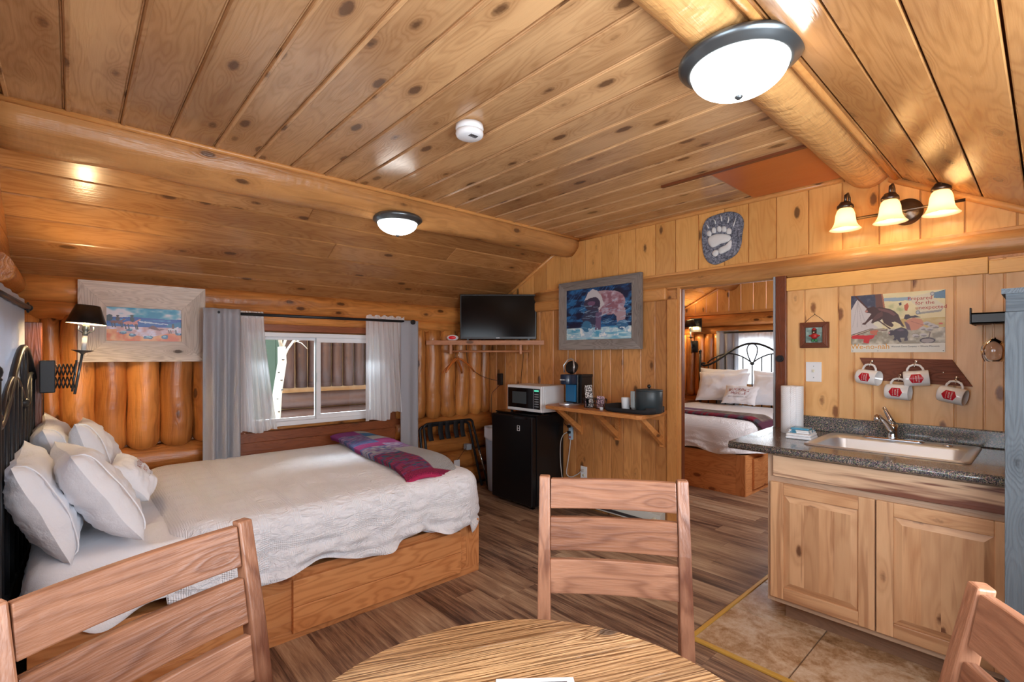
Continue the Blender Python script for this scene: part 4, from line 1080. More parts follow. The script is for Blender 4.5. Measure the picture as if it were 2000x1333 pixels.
def rider(x, y, s, body, coat):
    c.ell(x, y, .055 * s, .05 * s, body, jit=.02); c.ell(x + .09 * s, y - .01 * s, .04 * s, .06 * s, body, jit=.02)
    for k in (-.04, .0, .09, .11): c.line(x + k * s, y - .03 * s, x + (k + .015) * s, y - .17 * s, .008 * s, (50, 34, 44))
    c.ell(x + .05 * s, y + .11 * s, .03 * s, .08 * s, coat, jit=.02); c.ell(x + .05 * s, y + .21 * s, .025 * s, .025 * s, (40, 24, 20)); c.line(x + .10 * s, y + .05 * s, x + .15 * s, y + .11 * s, .014 * s, body)
c.ell(.05, .66, .05, .09, (30, 48, 62), jit=.06)
rider(.28, .53, 1.0, (206, 130, 120), (26, 30, 44)); rider(.11, .55, .85, (120, 52, 34), (70, 34, 30)); rider(.84, .38, .7, (220, 214, 222), (96, 56, 44))
c.poly([(.53, .41), (.60, .48), (.64, .44), (.68, .38), (.76, .39), (.70, .33), (.62, .36), (.55, .39)], (110, 52, 48), jit=.03)
print_mesh(c, 'canvas', t, face(.363, 4.062, 1.578, '-y'), .408, .226, .010)

Mx = face(3.376, 2.614, 1.729, '-x') @ Matrix.Scale(.985, 4)
t = thing('framed_picture', 'grizzly bear shaking off water, in a grey barnwood frame on the panelled wall', 'picture', (3.40, 2.638, 1.42))
mitre_frame(t, Mx, .895, .622, .088, .092, .076, .090, .028, 'barn2')
c = Can(180, 122, (30, 60, 100))
mixp(c, (c.fb(10, 18, 3) - .34) * 3, (22, 34, 66), (44, 112, 168))
for i in range(60):
    rr = random.Random(i); x, y = rr.random(), .3 + rr.random() * .7; c.line(x, y, x + .10, y + .16, .004, (70, 130, 190) if i % 2 else (16, 28, 56), .6)
c.poly([(.66, .78), (.76, .95), (.84, .88), (.88, .75), (.8, .80), (.72, .84)], (26, 34, 56))
mixp(c, (c.fb(8, 26, 6) - .3) * 2.4, (84, 168, 206), (214, 236, 240), (c.Y < .24).astype(float))
F1 = (176, 152, 160); F2 = (64, 60, 84)
c.poly([(.46, .84), (.52, .92), (.62, .92), (.74, .87), (.84, .72), (.90, .55), (.90, .36), (.92, .22), (.86, .16), (.80, .20), (.78, .42), (.70, .50), (.60, .46), (.52, .42), (.45, .5)], F1, jit=.03)
mixp(c, (c.fb(22, 18, 5) - .35) * 2.5, (150, 104, 118), (196, 184, 198), ((((c.X - .68) / .22) ** 2 + ((c.Y - .68) / .22) ** 2) < 1).astype(float))
c.poly([(.34, .60), (.30, .76), (.36, .92), (.43, .97), (.50, .93), (.56, .80), (.60, .66), (.54, .56), (.42, .5)], (206, 204, 208), jit=.03)
c.ell(.42, .68, .13, .13, F2, jit=.05); c.ell(.41, .70, .06, .05, (120, 90, 120), jit=.04)
c.poly([(.30, .56), (.52, .58), (.54, .36), (.50, .24), (.30, .22), (.26, .40)], (56, 64, 92), jit=.04)
c.poly([(.48, .52), (.56, .52), (.55, .20), (.46, .18)], (110, 92, 124), jit=.03); c.ell(.33, .26, .08, .11, (60, 120, 160), jit=.03); c.ell(.86, .26, .07, .09, (60, 112, 156), jit=.04)
for i in range(46):
    rr = random.Random(i + 100); x, y = .22 + rr.random() * .7, .2 + rr.random() * .55; c.line(x, y, x + .06 + rr.random() * .05, y + (rr.random() - .4) * .08, .0045, (170, 210, 236), .65)
mixp(c, (c.fb(30, 20, 7) - .45) * 5, (170, 205, 226), (246, 250, 250), (c.fb(20, 12, 22) > .52) * (c.Y < .22) * (c.Y > .05) * 1.0)
print_mesh(c, 'photo_print', t, Mx @ Matrix.Translation((-.002, .007, .003)), .718, .460, .012)

# canoe advert on tin
PW, PH = .418, .332; Mx = face(3.419, .578, 1.557, '-x')
t = thing('tin_sign', 'cream vintage canoe advert with a bear raiding a tent, above the mug rack', 'sign', (3.41, .578, 1.39))
c = Can(240, 190, (226, 218, 192))
def P(*q): 
    o = []
    for px, py in q:
        nx = (px - 195) / 1670; tp = 165 - 85 * nx; bt = 1135 + 30 * nx; o.append((nx, 1 - (py - tp) / (bt - tp)))
    return o
def pp(q, col, jit=.0, op=1.0, seed=1): c.poly(P(*q), col, op, jit, seed)
pp([(150, 100), (800, 100), (830, 420), (600, 520), (150, 600)], (84, 84, 100))
mixp(c, (c.fb(14, 12, 3) - .5) * 3, (66, 70, 90), (120, 124, 136), ((c.X < .28) & (c.Y > .62)).astype(float))
mixp(c, (c.fb(7, 9, 2) - .35) * 2, (226, 210, 160), (238, 230, 190), ((c.X > .36) & (c.Y > .35)).astype(float))
pp([(820, 210), (1350, 195), (1350, 265), (820, 265)], (150, 170, 186), .02); pp([(1690, 130), (1900, 80), (1900, 230), (1690, 240)], (96, 130, 158), .03)
mixp(c, (c.fb(18, 14, 6) - .3) * 3, (176, 182, 128), (222, 214, 168), np.clip(1.6 - (((c.X - .5) / .12) ** 2 + ((c.Y - .72) / .14) ** 2) - c.fb(12, 12, 4), 0, 1))
pp([(655, 120), (790, 120), (850, 420), (680, 420)], (112, 74, 66), .01); pp([(770, 120), (800, 120), (850, 400), (820, 400)], (176, 110, 80), .01)
mixp(c, (c.fb(18, 14, 9) - .35) * 2.5, (150, 140, 120), (214, 206, 186), (c.Y < .40).astype(float))
mixp(c, (c.fb(9, 12, 19) - .35) * 2.5, (200, 170, 100), (214, 196, 140), ((c.Y < .56) & (c.Y > .40) & (c.X > .56)).astype(float))
pp([(150, 480), (320, 230), (520, 400), (620, 500), (600, 640), (720, 720), (450, 770), (150, 860)], (206, 198, 196), .005)
for k in range(4): q = P((330, 250), (230 + k * 90, 700)); c.line(q[0][0], q[0][1], q[1][0], q[1][1], .003, (168, 160, 162), .7)
for k, cc in ((0, (90, 66, 60)), (1, (214, 196, 170)), (2, (104, 76, 66))):
    q = P((200, 840 + k * 14), (560, 740 + k * 12), (880, 745 + k * 10)); c.line(*q[0], *q[1], .006, cc); c.line(*q[1], *q[2], .006, cc)
pp([(300, 835), (480, 850), (650, 840), (620, 900), (560, 920), (540, 990), (440, 970), (440, 910), (210, 900), (220, 850)], (206, 40, 46), .012)
pp([(560, 770), (700, 760), (740, 800), (700, 850), (570, 820)], (196, 110, 84)); pp([(700, 790), (780, 780), (790, 850), (690, 860)], (150, 140, 118))
for a_, b_ in (((285, 170), (520, 390)), ((730, 600), (930, 740))): q = P(a_, b_); c.line(*q[0], *q[1], .009, (84, 50, 44))
pp([(1180, 620), (1260, 640), (1310, 780), (1230, 760)], (116, 84, 92)); pp([(1200, 610), (1340, 555), (1480, 590), (1530, 680), (1400, 770), (1300, 780), (1270, 680)], (206, 138, 108)); q = P((1300, 620), (1500, 690)); c.line(*q[0], *q[1], .003, (150, 84, 70))
BR = (76, 48, 46)
pp([(465, 430), (500, 400), (520, 375), (600, 360), (640, 345), (655, 370), (700, 370), (740, 360), (830, 380), (930, 400), (1010, 440), (1080, 500), (1110, 570), (1150, 650), (1190, 710), (1160, 715), (1100, 660), (1020, 620), (960, 630), (1000, 680), (970, 715), (930, 705), (880, 680), (820, 640), (790, 570), (740, 600), (650, 620), (625, 645), (585, 635), (600, 590), (640, 570), (620, 560), (560, 590), (500, 640), (470, 665), (420, 660), (415, 640), (470, 620), (540, 540), (590, 480), (560, 465), (500, 460), (470, 445)], BR)
pp([(700, 385), (830, 395), (950, 430), (1040, 500), (1000, 520), (880, 460), (740, 420)], (120, 78, 74), .01); pp([(600, 570), (700, 480), (790, 430), (800, 520), (720, 560), (640, 600)], (100, 66, 62), .008); pp([(465, 430), (510, 410), (530, 440), (490, 455)], (190, 130, 120))
CB = (62, 48, 60)
pp([(905, 790), (940, 765), (1000, 770), (1030, 750), (1130, 720), (1220, 750), (1255, 810), (1240, 880), (1245, 950), (1180, 960), (1190, 900), (1110, 900), (1140, 975), (1100, 975), (1050, 920), (1040, 945), (985, 940), (1010, 900), (1000, 850), (940, 860), (900, 830)], CB); pp([(1050, 770), (1130, 740), (1200, 770), (1120, 790)], (104, 84, 96), .01); pp([(900, 800), (930, 790), (935, 830), (905, 830)], (190, 150, 140))
pp([(1175, 575), (1200, 505), (1260, 500), (1290, 530), (1380, 520), (1460, 555), (1380, 560), (1300, 560), (1220, 590)], CB)
pp([(1085, 300), (1130, 290), (1140, 330), (1100, 350)], (60, 50, 70)); pp([(1180, 340), (1240, 300), (1265, 360), (1230, 440), (1190, 430)], (200, 96, 60), .01)
for (x, y) in ((1560, 660), (1640, 690), (1500, 750), (1600, 760), (1700, 720), (1380, 870), (1500, 860)): q = P((x, y))[0]; c.ell(q[0], q[1], .035, .03, (196, 190, 186), jit=.02, seed=x); c.ell(q[0] + .01, q[1] - .015, .03, .012, (110, 100, 100), .7)
q = P((1790, 670))[0]; c.ell(*q, .02, .012, (206, 70, 60)); q = P((1575, 955))[0]; c.ell(q[0], q[1], .078, .048, (64, 44, 50)); c.ell(q[0], q[1] - .004, .062, .034, (160, 146, 140)); q = P((1620, 820), (1600, 900)); c.line(*q[0], *q[1], .006, (110, 90, 90))
pp([(150, 1005), (1900, 1005), (1900, 1250), (150, 1250)], (226, 222, 208))
pp([(1290, 200), (1640, 130), (1660, 190), (1690, 240), (1840, 350), (1830, 420), (1790, 460), (1400, 500), (1380, 440), (1440, 400), (1310, 290)], (222, 212, 184)); pp([(1380, 440), (1440, 470), (1790, 430), (1830, 400), (1790, 465), (1400, 505)], (140, 136, 132), .0, .8)
for (x, y) in ((1655, 155), (1415, 470)): q = P((x, y))[0]; c.ell(q[0], q[1], .022, .034, (130, 134, 138)); c.ell(q[0], q[1], .013, .02, (190, 190, 190))
o = print_mesh(c, 'printed_face', t, Mx, PW, PH, .004)
def at(px, py): q = P((px, py))[0]; return Mx @ Matrix.Translation(((q[0] - .5) * PW, (q[1] - .5) * PH, .0045))
text('Prepared', .0285, 'ink_red', t, 'lettering', at(1450, 225), extrude=.0003); text('for the', .0275, 'ink_red', t, 'lettering', at(1535, 305), extrude=.0003, sx=1.05); text('unexpected', .0275, 'ink_red', t, 'lettering', at(1635, 385), extrude=.0003)
text('We-no-nah', .043, 'ink_gold', t, 'lettering', at(560, 1045), extrude=.0005, sx=.92)
text('Wenonah Canoe Company  \u2022  Winona, Minnesota', .0125, 'ink_dark', t, 'lettering', at(1365, 1055), extrude=.0003, sx=.80)
b = B(Mx)
for sx_, sy in ((-1, 1), (1, 1), (-1, -1), (1, -1), (-.4, -1)): b.sphere((sx_ * (PW / 2 - .008), sy * (PH / 2 - .008), .004), .002, 8)
b.build('nail_head', 'ink_black', t)

# little shadow box with a figure in a red checked coat
Mx = face(3.419, .9765, 1.499, '-x')
t = thing('shadow_box', 'small dark-framed shadow box holding a tiny bear figure in red, above the light switch', 'picture', (3.40, .9765, 1.42))
mitre_frame(t, Mx, .158, .158, .028, .034, .032, .032, .02, 'jamb')
c = Can(30, 30, (120, 150, 140)); mixp(c, (c.fb(4, 4, 3) - .3) * 2, (96, 120, 112), (190, 214, 204)); print_mesh(c, 'backing', t, Mx, .10, .098, .004)
b = B(Mx)
b.sphere((0, .020, .014), .013, 12, mat=2); b.sphere((-.009, .032, .014), .005, 8, mat=2); b.sphere((.009, .032, .014), .005, 8, mat=2); b.sphere((0, .017, .024), .005, 8, mat=3); b.lathe([(.012, 0), (.011, .006), (.006, .012), (.002, .014)], (0, 0, 0), 12, 0, Matrix.Translation((0, .030, .014)) @ Matrix.Rotation(-PI / 2, 4, 'X'))
b.sphere((0, -.006, .013), .020, 12, mat=0, sc=(1, .95, .6)); b.sphere((-.022, -.004, .013), .009, 8, mat=0, sc=(1, .7, .8)); b.sphere((.022, -.004, .013), .009, 8, mat=0, sc=(1, .7, .8))
b.sphere((-.009, -.033, .013), .009, 8, mat=1, sc=(1, 1.2, .8)); b.sphere((.009, -.033, .013), .009, 8, mat=1, sc=(1, 1.2, .8))
M['fig_red'] = plain('figure_red', rgb(176, 36, 36), .5, noise_amt=.5, noise_scale=120); M['fig_green'] = plain('figure_green', rgb(60, 130, 84), .5); M['fig_brown'] = plain('figure_brown', rgb(70, 44, 34), .5); M['fig_tan'] = plain('figure_tan', rgb(220, 190, 160), .5)
b.build('figurine', ['fig_red', 'fig_green', 'fig_brown', 'fig_tan'], t)
b = B(Mx); b.tube([(-.055, .078, .006), (-.03, .105, .004), (0, .128, .004), (.03, .105, .004), (.055, .078, .006)], .0012, 6); b.sphere((0, .130, .004), .003, 8); b.build('hanging_wire', 'iron', t)

# paw cast plaque
Mx = face(3.418, 1.553, 2.203, '-x')
t = thing('paw_plaque', 'grey stone plaque with a pale bear paw print cast, on the gable above the doorway', 'plaque', (3.41, 1.553, 2.02))
def Q(px, py): return ((px - 665) * .000383, -(py + .18 * (px - 665) - 610) * .000378)
out = [Q(*p) for p in ((400, 230), (560, 170), (720, 130), (860, 125), (980, 175), (1045, 270), (1050, 390), (1025, 560), (1010, 720), (950, 870), (860, 960), (740, 1030), (620, 1090), (520, 1115), (420, 1085), (350, 1010), (305, 900), (285, 760), (275, 620), (280, 480), (310, 350))]
def smooth_poly(p, n=4):
    o = []; N = len(p)
    for i in range(N):
        p0, p1, p2, p3 = p[i - 1], p[i], p[(i + 1) % N], p[(i + 2) % N]
        for k in range(n):
            s = k / n; o.append(tuple(.5 * ((2 * p1[a]) + (-p0[a] + p2[a]) * s + (2 * p0[a] - 5 * p1[a] + 4 * p2[a] - p3[a]) * s * s + (-p0[a] + 3 * p1[a] - 3 * p2[a] + p3[a]) * s ** 3) for a in (0, 1)))
    return o
b = B(Mx); b.prism(smooth_poly(out), 0, .016); b.build('stone_slab', 'stone', t, bevel=.006)
def pad(pts, z=.006, name='pad'):
    q = smooth_poly([Q(*p) for p in pts]); cx = sum(p[0] for p in q) / len(q); cy = sum(p[1] for p in q) / len(q); b = B(Mx); n = len(q); vs = []
    R_ = ((1, .0), (.97, .004), (.82, .0085), (.5, .011))
    for f, zz in R_:
        for p in q: vs.append((cx + (p[0] - cx) * f, cy + (p[1] - cy) * f, .0155 + zz * z / .006))
    fs = [(r * n + i, r * n + (i + 1) % n, (r + 1) * n + (i + 1) % n, (r + 1) * n + i) for r in range(3) for i in range(n)] + [tuple(3 * n + i for i in range(n))]
    b.add(vs, fs, 'x', 0, True); return b.build(name, 'plaster', t)
pad([(400, 640), (450, 580), (560, 540), (700, 535), (820, 570), (825, 640), (760, 690), (650, 720), (560, 770), (480, 790), (420, 730)], name='palm_pad')
pad([(600, 840), (640, 790), (740, 740), (830, 650), (850, 700), (830, 800), (760, 860), (640, 910)], name='heel_pad'); pad([(490, 880), (540, 840), (600, 850), (600, 920), (540, 965), (490, 930)], name='heel_pad')
for cx_, cy_, w_, h_ in ((430, 530, 42, 60), (520, 470, 42, 62), (620, 445, 42, 62), (710, 450, 45, 62), (800, 490, 48, 64)):
    pad([(cx_ - w_, cy_ + 10), (cx_ - w_ * .8, cy_ - h_ * .6), (cx_, cy_ - h_), (cx_ + w_ * .8, cy_ - h_ * .6), (cx_ + w_, cy_ + 10), (cx_ + w_ * .6, cy_ + h_ * .8), (cx_ - w_ * .6, cy_ + h_ * .8)], name='toe_pad')
for a_, m_, e_ in (((375, 345), (400, 380), (420, 430)), ((515, 255), (545, 295), (550, 350)), ((645, 185), (665, 235), (668, 300)), ((780, 205), (800, 265), (780, 335)), ((925, 245), (905, 330), (875, 400))):
    b = B(Mx); b.tube([(*Q(*a_), .019), (*Q(*m_), .021), (*Q(*e_), .019)], [.002, .004, .0045], 8); b.build('claw', 'plaster', t)
# ---------------------------------------------------------------- ceiling lamps, smoke alarm, vanity lamp
def dome_lamp(loc, R, tilt, label):
    t = thing('ceiling_lamp', label, 'lamp', loc)
    T = Matrix.Translation(loc) @ Matrix.Rotation(tilt, 4, 'X')
    b = B(T); b.lathe([(R * .55, .035), (R * .92, .030), (R, .018), (R * 1.0, .008), (R * .95, .000), (R * .90, -.006), (R * .85, -.014), (R * .80, -.018), (R * .78, -.012), (R * .5, 0)], n=48); b.build('rim', 'pewter', t)
    b = B(T); pr = [(R * .79 * math.cos(a), -.012 - R * .46 * math.sin(a)) for a in np.linspace(0, PI / 2 * .97, 12)]
    b.lathe([(R * .7, -.004)] + pr, n=48); b.build('glass_dome', 'dome', t)
    b = B(T); b.lathe([(.004, -.012 - R * .455), (.012, -.014 - R * .46), (.013, -.020 - R * .46), (.006, -.027 - R * .46)], n=16); b.build('finial', 'pewter', t)
    return t
dome_lamp((1.60, .675, 2.315), .185, math.radians(0), 'large glowing dome lamp with pewter rim under the hewn ridge log')
dome_lamp((1.625, 2.945, 2.275), .165, 0, 'smaller glowing dome lamp on the varnished log over the bed foot')
t = thing('smoke_alarm', 'round white smoke alarm on the plank ceiling', 'smoke alarm', (1.345, 1.775, 2.41))
b = B(); b.lathe([(.062, .018), (.064, .0), (.060, -.006), (.052, -.008)], (1.345, 1.775, 2.405), 36); b.build('base_ring', 'white', t)
b = B(); b.lathe([(.052, -.006), (.062, -.012), (.0635, -.022), (.060, -.032), (.050, -.038), (.01, -.040)], (1.345, 1.775, 2.405), 36); b.build('alarm_cover', 'white', t)
b = B()
for k in range(6):
    b = B(); b.box(1.325 + k * .007, 1.328 + k * .007, 1.735, 1.757, 2.3635, 2.3665); b.build('sounder_slot', 'ink_dark', t)
t = thing('vanity_light', 'three-bell bronze wall light glowing above the sink wall', 'lamp', (3.40, .56, 2.16))
b = B(Matrix.Translation((XW, .528, 2.165)) @ Matrix.Rotation(-PI / 2, 4, 'Y')); b.lathe([(.072, 0), (.072, .008), (.062, .012), (.060, .020), (.048, .024), (.030, .034), (.012, .040)], n=36); b.build('wall_plate', 'bronze', t)
b = B(); b.cyl((3.345, .80, 2.160), (3.345, .285, 2.160), .008, n=12); b.cyl((3.345, .528, 2.160), (3.41, .528, 2.163), .009, n=10); b.build('crossbar', 'bronze', t)
def bell_mat():
    t = NT('bell_glass'); nt = t.t; tl = t.n('ShaderNodeBsdfTranslucent'); tl.inputs[0].default_value = (1, .86, .62, 1)
    m = t.n('ShaderNodeMixShader'); m.inputs[0].default_value = .55; t.l(nt.nodes['Principled BSDF'].outputs[0], m.inputs[1]); t.l(tl.outputs[0], m.inputs[2]); t.l(m.outputs[0], nt.nodes['Material Output'].inputs[0])
    return t.set(color=(1, .90, .72, 1), rough=.35, emit=(1, .72, .40, 1), power=.35)
M['bell'] = bell_mat()
for yy in (.785, .579, .370):
    b = B(); b.tube([(3.345, yy, 2.165), (3.350, yy - .004, 2.25), (3.345, yy - .006, 2.285), (3.318, yy - .004, 2.306), (3.292, yy, 2.290), (3.283, yy, 2.255)], .0075, 10); b.build('arm', 'bronze', t)
    b = B(); b.lathe([(.010, .042), (.026, .038), (.030, .030), (.040, .018), (.042, .004), (.036, .0)], (3.283, yy, 2.212), 24); b.build('socket_cup', 'bronze', t)
    b = B(); pr = [(.030, .0), (.040, -.012), (.047, -.035), (.050, -.065), (.054, -.085), (.064, -.105), (.078, -.120)]
    N = 32; vs = []; fs = []
    allp = pr + [(r - .003, z) for r, z in pr[::-1]]
    for r, z in allp:
        for k in range(N): a = 2 * PI * k / N; vs.append((3.283 + r * math.cos(a), yy + r * math.sin(a), 2.214 + z))
    for i in range(len(allp) - 1):
        for k in range(N): k2 = (k + 1) % N; fs.append((i * N + k, (i + 1) * N + k, (i + 1) * N + k2, i * N + k2))
    b.add(vs, fs, 'z', 0, True); b.build('glass_bell', 'bell', t)
    b = B(); b.sphere((3.283, yy, 2.135), .026, 14, sc=(1, 1, 1.25)); b.build('bulb', 'bulb_van', t)
# ---------------------------------------------------------------- corner shelf, television, clock
RV = Vector((.7415, -.671, 0)); FV = Vector((.671, .7415, 0))   # the corner shelf runs across the corner along RV
def cmat(F, r, z): return Matrix.Translation(FV * F + RV * r + Vector((0, 0, z))) @ Matrix(((RV.x, FV.x, 0, 0), (RV.y, FV.y, 0, 0), (0, 0, 1, 0), (0, 0, 0, 1)))
t = thing('corner_shelf', 'pine corner shelf carrying the television, with a hanging rod below', 'shelf', (3.1, 3.7, 1.47))
T = cmat(4.745, 0, 0)
b = B(T); b.prism([(-.825, 0), (.305, 0), (.305, .015), (-.02, .33), (-.30, .56), (-.825, .06)], 1.492, 1.515); b.build('shelf_board', 'closet', t, bevel=.002)
b = B(T); b.box(-.835, .312, -.018, 0, 1.474, 1.518); b.build('front_edge', 'closet', t, bevel=.002)
b = B(T); b.cyl((-.675, .055, 1.412), (.185, .055, 1.412), .010, n=12); b.build('hanging_rod', 'closet', t)
for x in (-.60, .085):
    b = B(T); b.box(x - .012, x + .012, .02, .09, 1.385, 1.492, g='z'); b.build('rod_support', 'closet', t, bevel=.002)
t = thing('television', 'flat black television standing on the corner shelf', 'television', (3.1, 3.63, 1.515))
T = cmat(4.80, -.136, 0)
b = B(T); b.box(-.378, .378, 0, .035, 1.530, 1.975); b.build('housing', 'black', t, bevel=.006)
b = B(T); b.box(-.366, .366, -.003, 0, 1.556, 1.963); b.build('screen', 'screen', t)
b = B(T); b.box(-.020, .014, -.004, 0, 1.541, 1.547); b.build('maker_mark', 'white', t)
for x in (-.30, .30):
    b = B(T); b.box(x - .012, x + .012, -.03, .10, 1.515, 1.522); b.box(x - .008, x + .008, .0, .02, 1.52, 1.535); b.build('foot', 'black', t)
t = thing('alarm_clock', 'small oval silver alarm clock on the corner shelf left of the television', 'clock', (2.78, 3.95, 1.515))
T = cmat(4.80, -.590, 1.515)
b = B(T @ Matrix.Scale(1.75, 4, (1, 0, 0))); b.sphere((0, .02, .031), .034, 20, sc=(1, .7, .9)); b.build('case', 'white', t)
b = B(T @ Matrix.Scale(1.75, 4, (1, 0, 0))); b.sphere((0, .003, .032), .022, 18, sc=(1, .4, .8)); b.build('display', 'red_lcd', t)
# hangers
def hang(label, T):
    t = thing('clothes_hanger', label, 'hanger', T.translation, 0, 'wooden hangers on the shelf rod')
    b = B(T); b.tube([(0, 0, -.075), (0, 0, -.035), (.008, 0, -.028), (.014, 0, -.014), (.010, 0, .002), (0, 0, .008), (-.010, 0, .002)], .0016, 6); b.build('hook', 'chrome', t)
    b = B(T)
    for s in (-1, 1): b.tube([(0, 0, -.075), (s * .03, 0, -.085), (s * .09, 0, -.125), (s * .15, .006, -.175), (s * .185, .012, -.215)], [.015, .015, .014, .013, .010], 10, flat=.7)
    b.build('hanger_arms', 'hanger', t)
Tb = cmat(4.80, -.555, 1.4165)
hang('orange varnished wooden hanger, front one on the shelf rod', Tb @ Matrix.Rotation(math.radians(72), 4, 'Z') @ Matrix.Rotation(.05, 4, 'Y'))
hang('orange varnished wooden hanger, behind the front one on the shelf rod', cmat(4.80, -.53, 1.4165) @ Matrix.Rotation(math.radians(38), 4, 'Z') @ Matrix.Rotation(-.04, 4, 'Y'))

def cord(name, label, pts, r, mat='black', cat='cord'):
    # smooth the path
    o = []
    for i in range(len(pts) - 1):
        p0 = Vector(pts[max(i - 1, 0)]); p1 = Vector(pts[i]); p2 = Vector(pts[i + 1]); p3 = Vector(pts[min(i + 2, len(pts) - 1)])
        for k in range(6):
            s = k / 6; o.append(.5 * ((2 * p1) + (-p0 + p2) * s + (2 * p0 - 5 * p1 + 4 * p2 - p3) * s * s + (-p0 + 3 * p1 - 3 * p2 + p3) * s ** 3))
    o.append(Vector(pts[-1])); b = B(); b.tube(o, r, 6); return tag(b.build(name, mat), label, cat)
t = thing('power_adapter', 'black power adapter hanging on its cord in the corner below the television', 'power adapter', (3.385, 3.95, 1.0))
b = B(); b.box(3.372, 3.408, 3.905, 3.965, 1.055, 1.18); b.build('case', 'black', t, bevel=.006)
cord('power_cable', 'thin black cord running from the corner shelf down to the adapter', [(3.02, 4.04, 1.49), (3.04, 4.045, 1.30), (3.10, 4.04, 1.22), (3.25, 4.03, 1.14), (3.37, 3.94, 1.10)], .0028)
cord('power_cable', 'thin black cord looping below the adapter to the floor', [(3.39, 3.935, 1.055), (3.35, 3.95, 1.02), (3.31, 3.98, .95), (3.31, 3.98, .75), (3.33, 3.97, .55), (3.36, 3.95, .40), (3.38, 3.92, .25)], .0028)
cord('power_cable', 'thin cord running down the panelling behind the microwave', [(3.412, 3.62, 1.48), (3.412, 3.60, 1.35), (3.412, 3.63, 1.15), (3.412, 3.64, .9)], .0022)

# ---------------------------------------------------------------- luggage rack
t = thing('luggage_rack', 'black folded luggage rack with webbing straps leaning on the log wall', 'luggage rack', (2.8, 3.98, 0))
def ubar(x0, x1, yt, yb, zt, zb, dx):
    rc = .05; pts = [(x0 - dx * 0, yb, zb)]
    pts += [(x0, yt + (yb - yt) * .1, zt - rc)]
    for a in np.linspace(PI, PI / 2, 6)[1:]: pts.append((x0 + rc + rc * math.cos(a), yt, zt - rc + rc * math.sin(a)))
    for a in np.linspace(PI / 2, 0, 6): pts.append((x1 - rc + rc * math.cos(a), yt, zt - rc + rc * math.sin(a)))
    pts.append((x1 + dx, yb, zb)); return pts
b = B(); b.tube(ubar(2.475, 3.065, 3.99, 3.86, .715, .03, .10), .0125, 12); b.build('tube_frame', 'iron', t)
b = B(); b.tube(ubar(2.455, 3.045, 4.025, 3.93, .690, .03, .09), .0125, 12); b.build('tube_frame', 'iron', t)
for x in (2.545, 2.665, 2.745, 2.845, 2.925):
    b = B(); b.grid(lambda u, v, x=x: (x + (u - .5) * .052 + .012 * v, 3.975 + .018 * math.sin(v * PI), .725 - .175 * v), 2, 10); b.build('strap', 'leather', t, solid=.006)
b = B(); b.cyl((3.13, 3.88, .20), (3.10, 3.93, .40), .008, n=8); b.build('hinge_bar', 'chrome', t)
t = thing('cable_box', 'small grey cable box on the lower logs beside the luggage rack', 'socket', (3.03, 4.03, .42))
b = B(); b.box(3.0, 3.06, 4.0, 4.06, .40, .46); b.build('case', 'grey', t, bevel=.004)
b = B(); b.box(2.86, 2.93, 4.03, 4.036, .24, .31, M_=None); b.build('paper_tag', 'paper', t); b = B(); b.tube([(3.0, 4.02, .42), (2.95, 4.02, .37), (2.90, 4.03, .31)], .002, 6); b.build('lead', 'ink_black', t)

# ---------------------------------------------------------------- bin, fridge, microwave
t = thing('waste_bin', 'pale plastic waste bin with white liner in the corner behind the fridge', 'bin', (3.22, 3.79, 0))
b = B(); b.lathe([(.088, 0), (.09, .004), (.122, .60), (.124, .612), (.119, .612), (.087, .01)], (3.22, 3.79, 0), 28); b.build('bin_body', 'bin', t)
b = B(); N = 60; b.grid(lambda u, v: (3.22 + (.127 + .004 * math.sin(u * 60) + .004 * v) * math.cos(u * 2 * PI), 3.79 + (.127 + .004 * math.sin(u * 60) + .004 * v) * math.sin(u * 2 * PI), .645 - v * (.11 + .02 * math.sin(u * 13))), N, 6); b.build('bin_liner', 'binliner', t, solid=.002)
t = thing('mini_fridge', 'black mini fridge standing against the panelled wall under the microwave', 'fridge', (3.2, 3.32, 0))
b = B(); b.box(3.055, 3.41, 3.05, 3.60, .025, .828); b.build('cabinet_body', 'fridge', t, bevel=.006)
b = B(); b.box(3.045, 3.41, 3.045, 3.605, .828, .842); b.build('top_board', 'blackgloss', t, bevel=.004)
b = B(); b.box(2.995, 3.050, 3.05, 3.60, .03, .822); d = b.build('door', 'fridge', t, bevel=.010, seg=3)
b = B(); b.box(2.992, 2.996, 3.11, 3.30, .800, .817); b.build('handle_recess', 'blackgloss', d)
b = B()
for a in ((.735, .739), (.712, .715), (.690, .694)): b.box(2.992, 2.9955, 3.205, 3.240, a[0], a[1])
b.box(2.992, 2.9955, 3.2355, 3.240, .690, .739); b.box(2.992, 2.9955, 3.205, 3.2095, .690, .739); b.build('badge', 'white', d)
b = B(); b.box(3.01, 3.05, 3.055, 3.10, .0, .012); b.build('hinge_foot', 'chrome', t)
for x, y in ((3.08, 3.57), (3.38, 3.57), (3.38, 3.08)):
    b = B(); b.cyl((x, y, 0), (x, y, .026), .014, n=12); b.build('foot', 'black', t)
t = thing('microwave', 'white microwave oven with black window on top of the mini fridge', 'microwave', (3.26, 3.26, .842))
b = B(); b.box(3.125, 3.405, 3.035, 3.495, .855, 1.095); b.build('casing', 'white', t, bevel=.010, seg=3)
b = B(); b.box(3.10, 3.127, 3.035, 3.495, .856, 1.094); d = b.build('front_frame', 'white', t, bevel=.010, seg=3)
b = B(); b.box(3.096, 3.1015, 3.052, 3.480, .885, 1.070); b.build('door_glass', 'blackgloss', d, bevel=.010)
b = B(); b.box(3.094, 3.0975, 3.225, 3.415, .925, 1.035); b.build('window_mesh', 'screen_grey', d)
b = B(); b.box(3.0935, 3.0965, 3.132, 3.135, .890, 1.066); b.build('door_seam', 'grey', d)
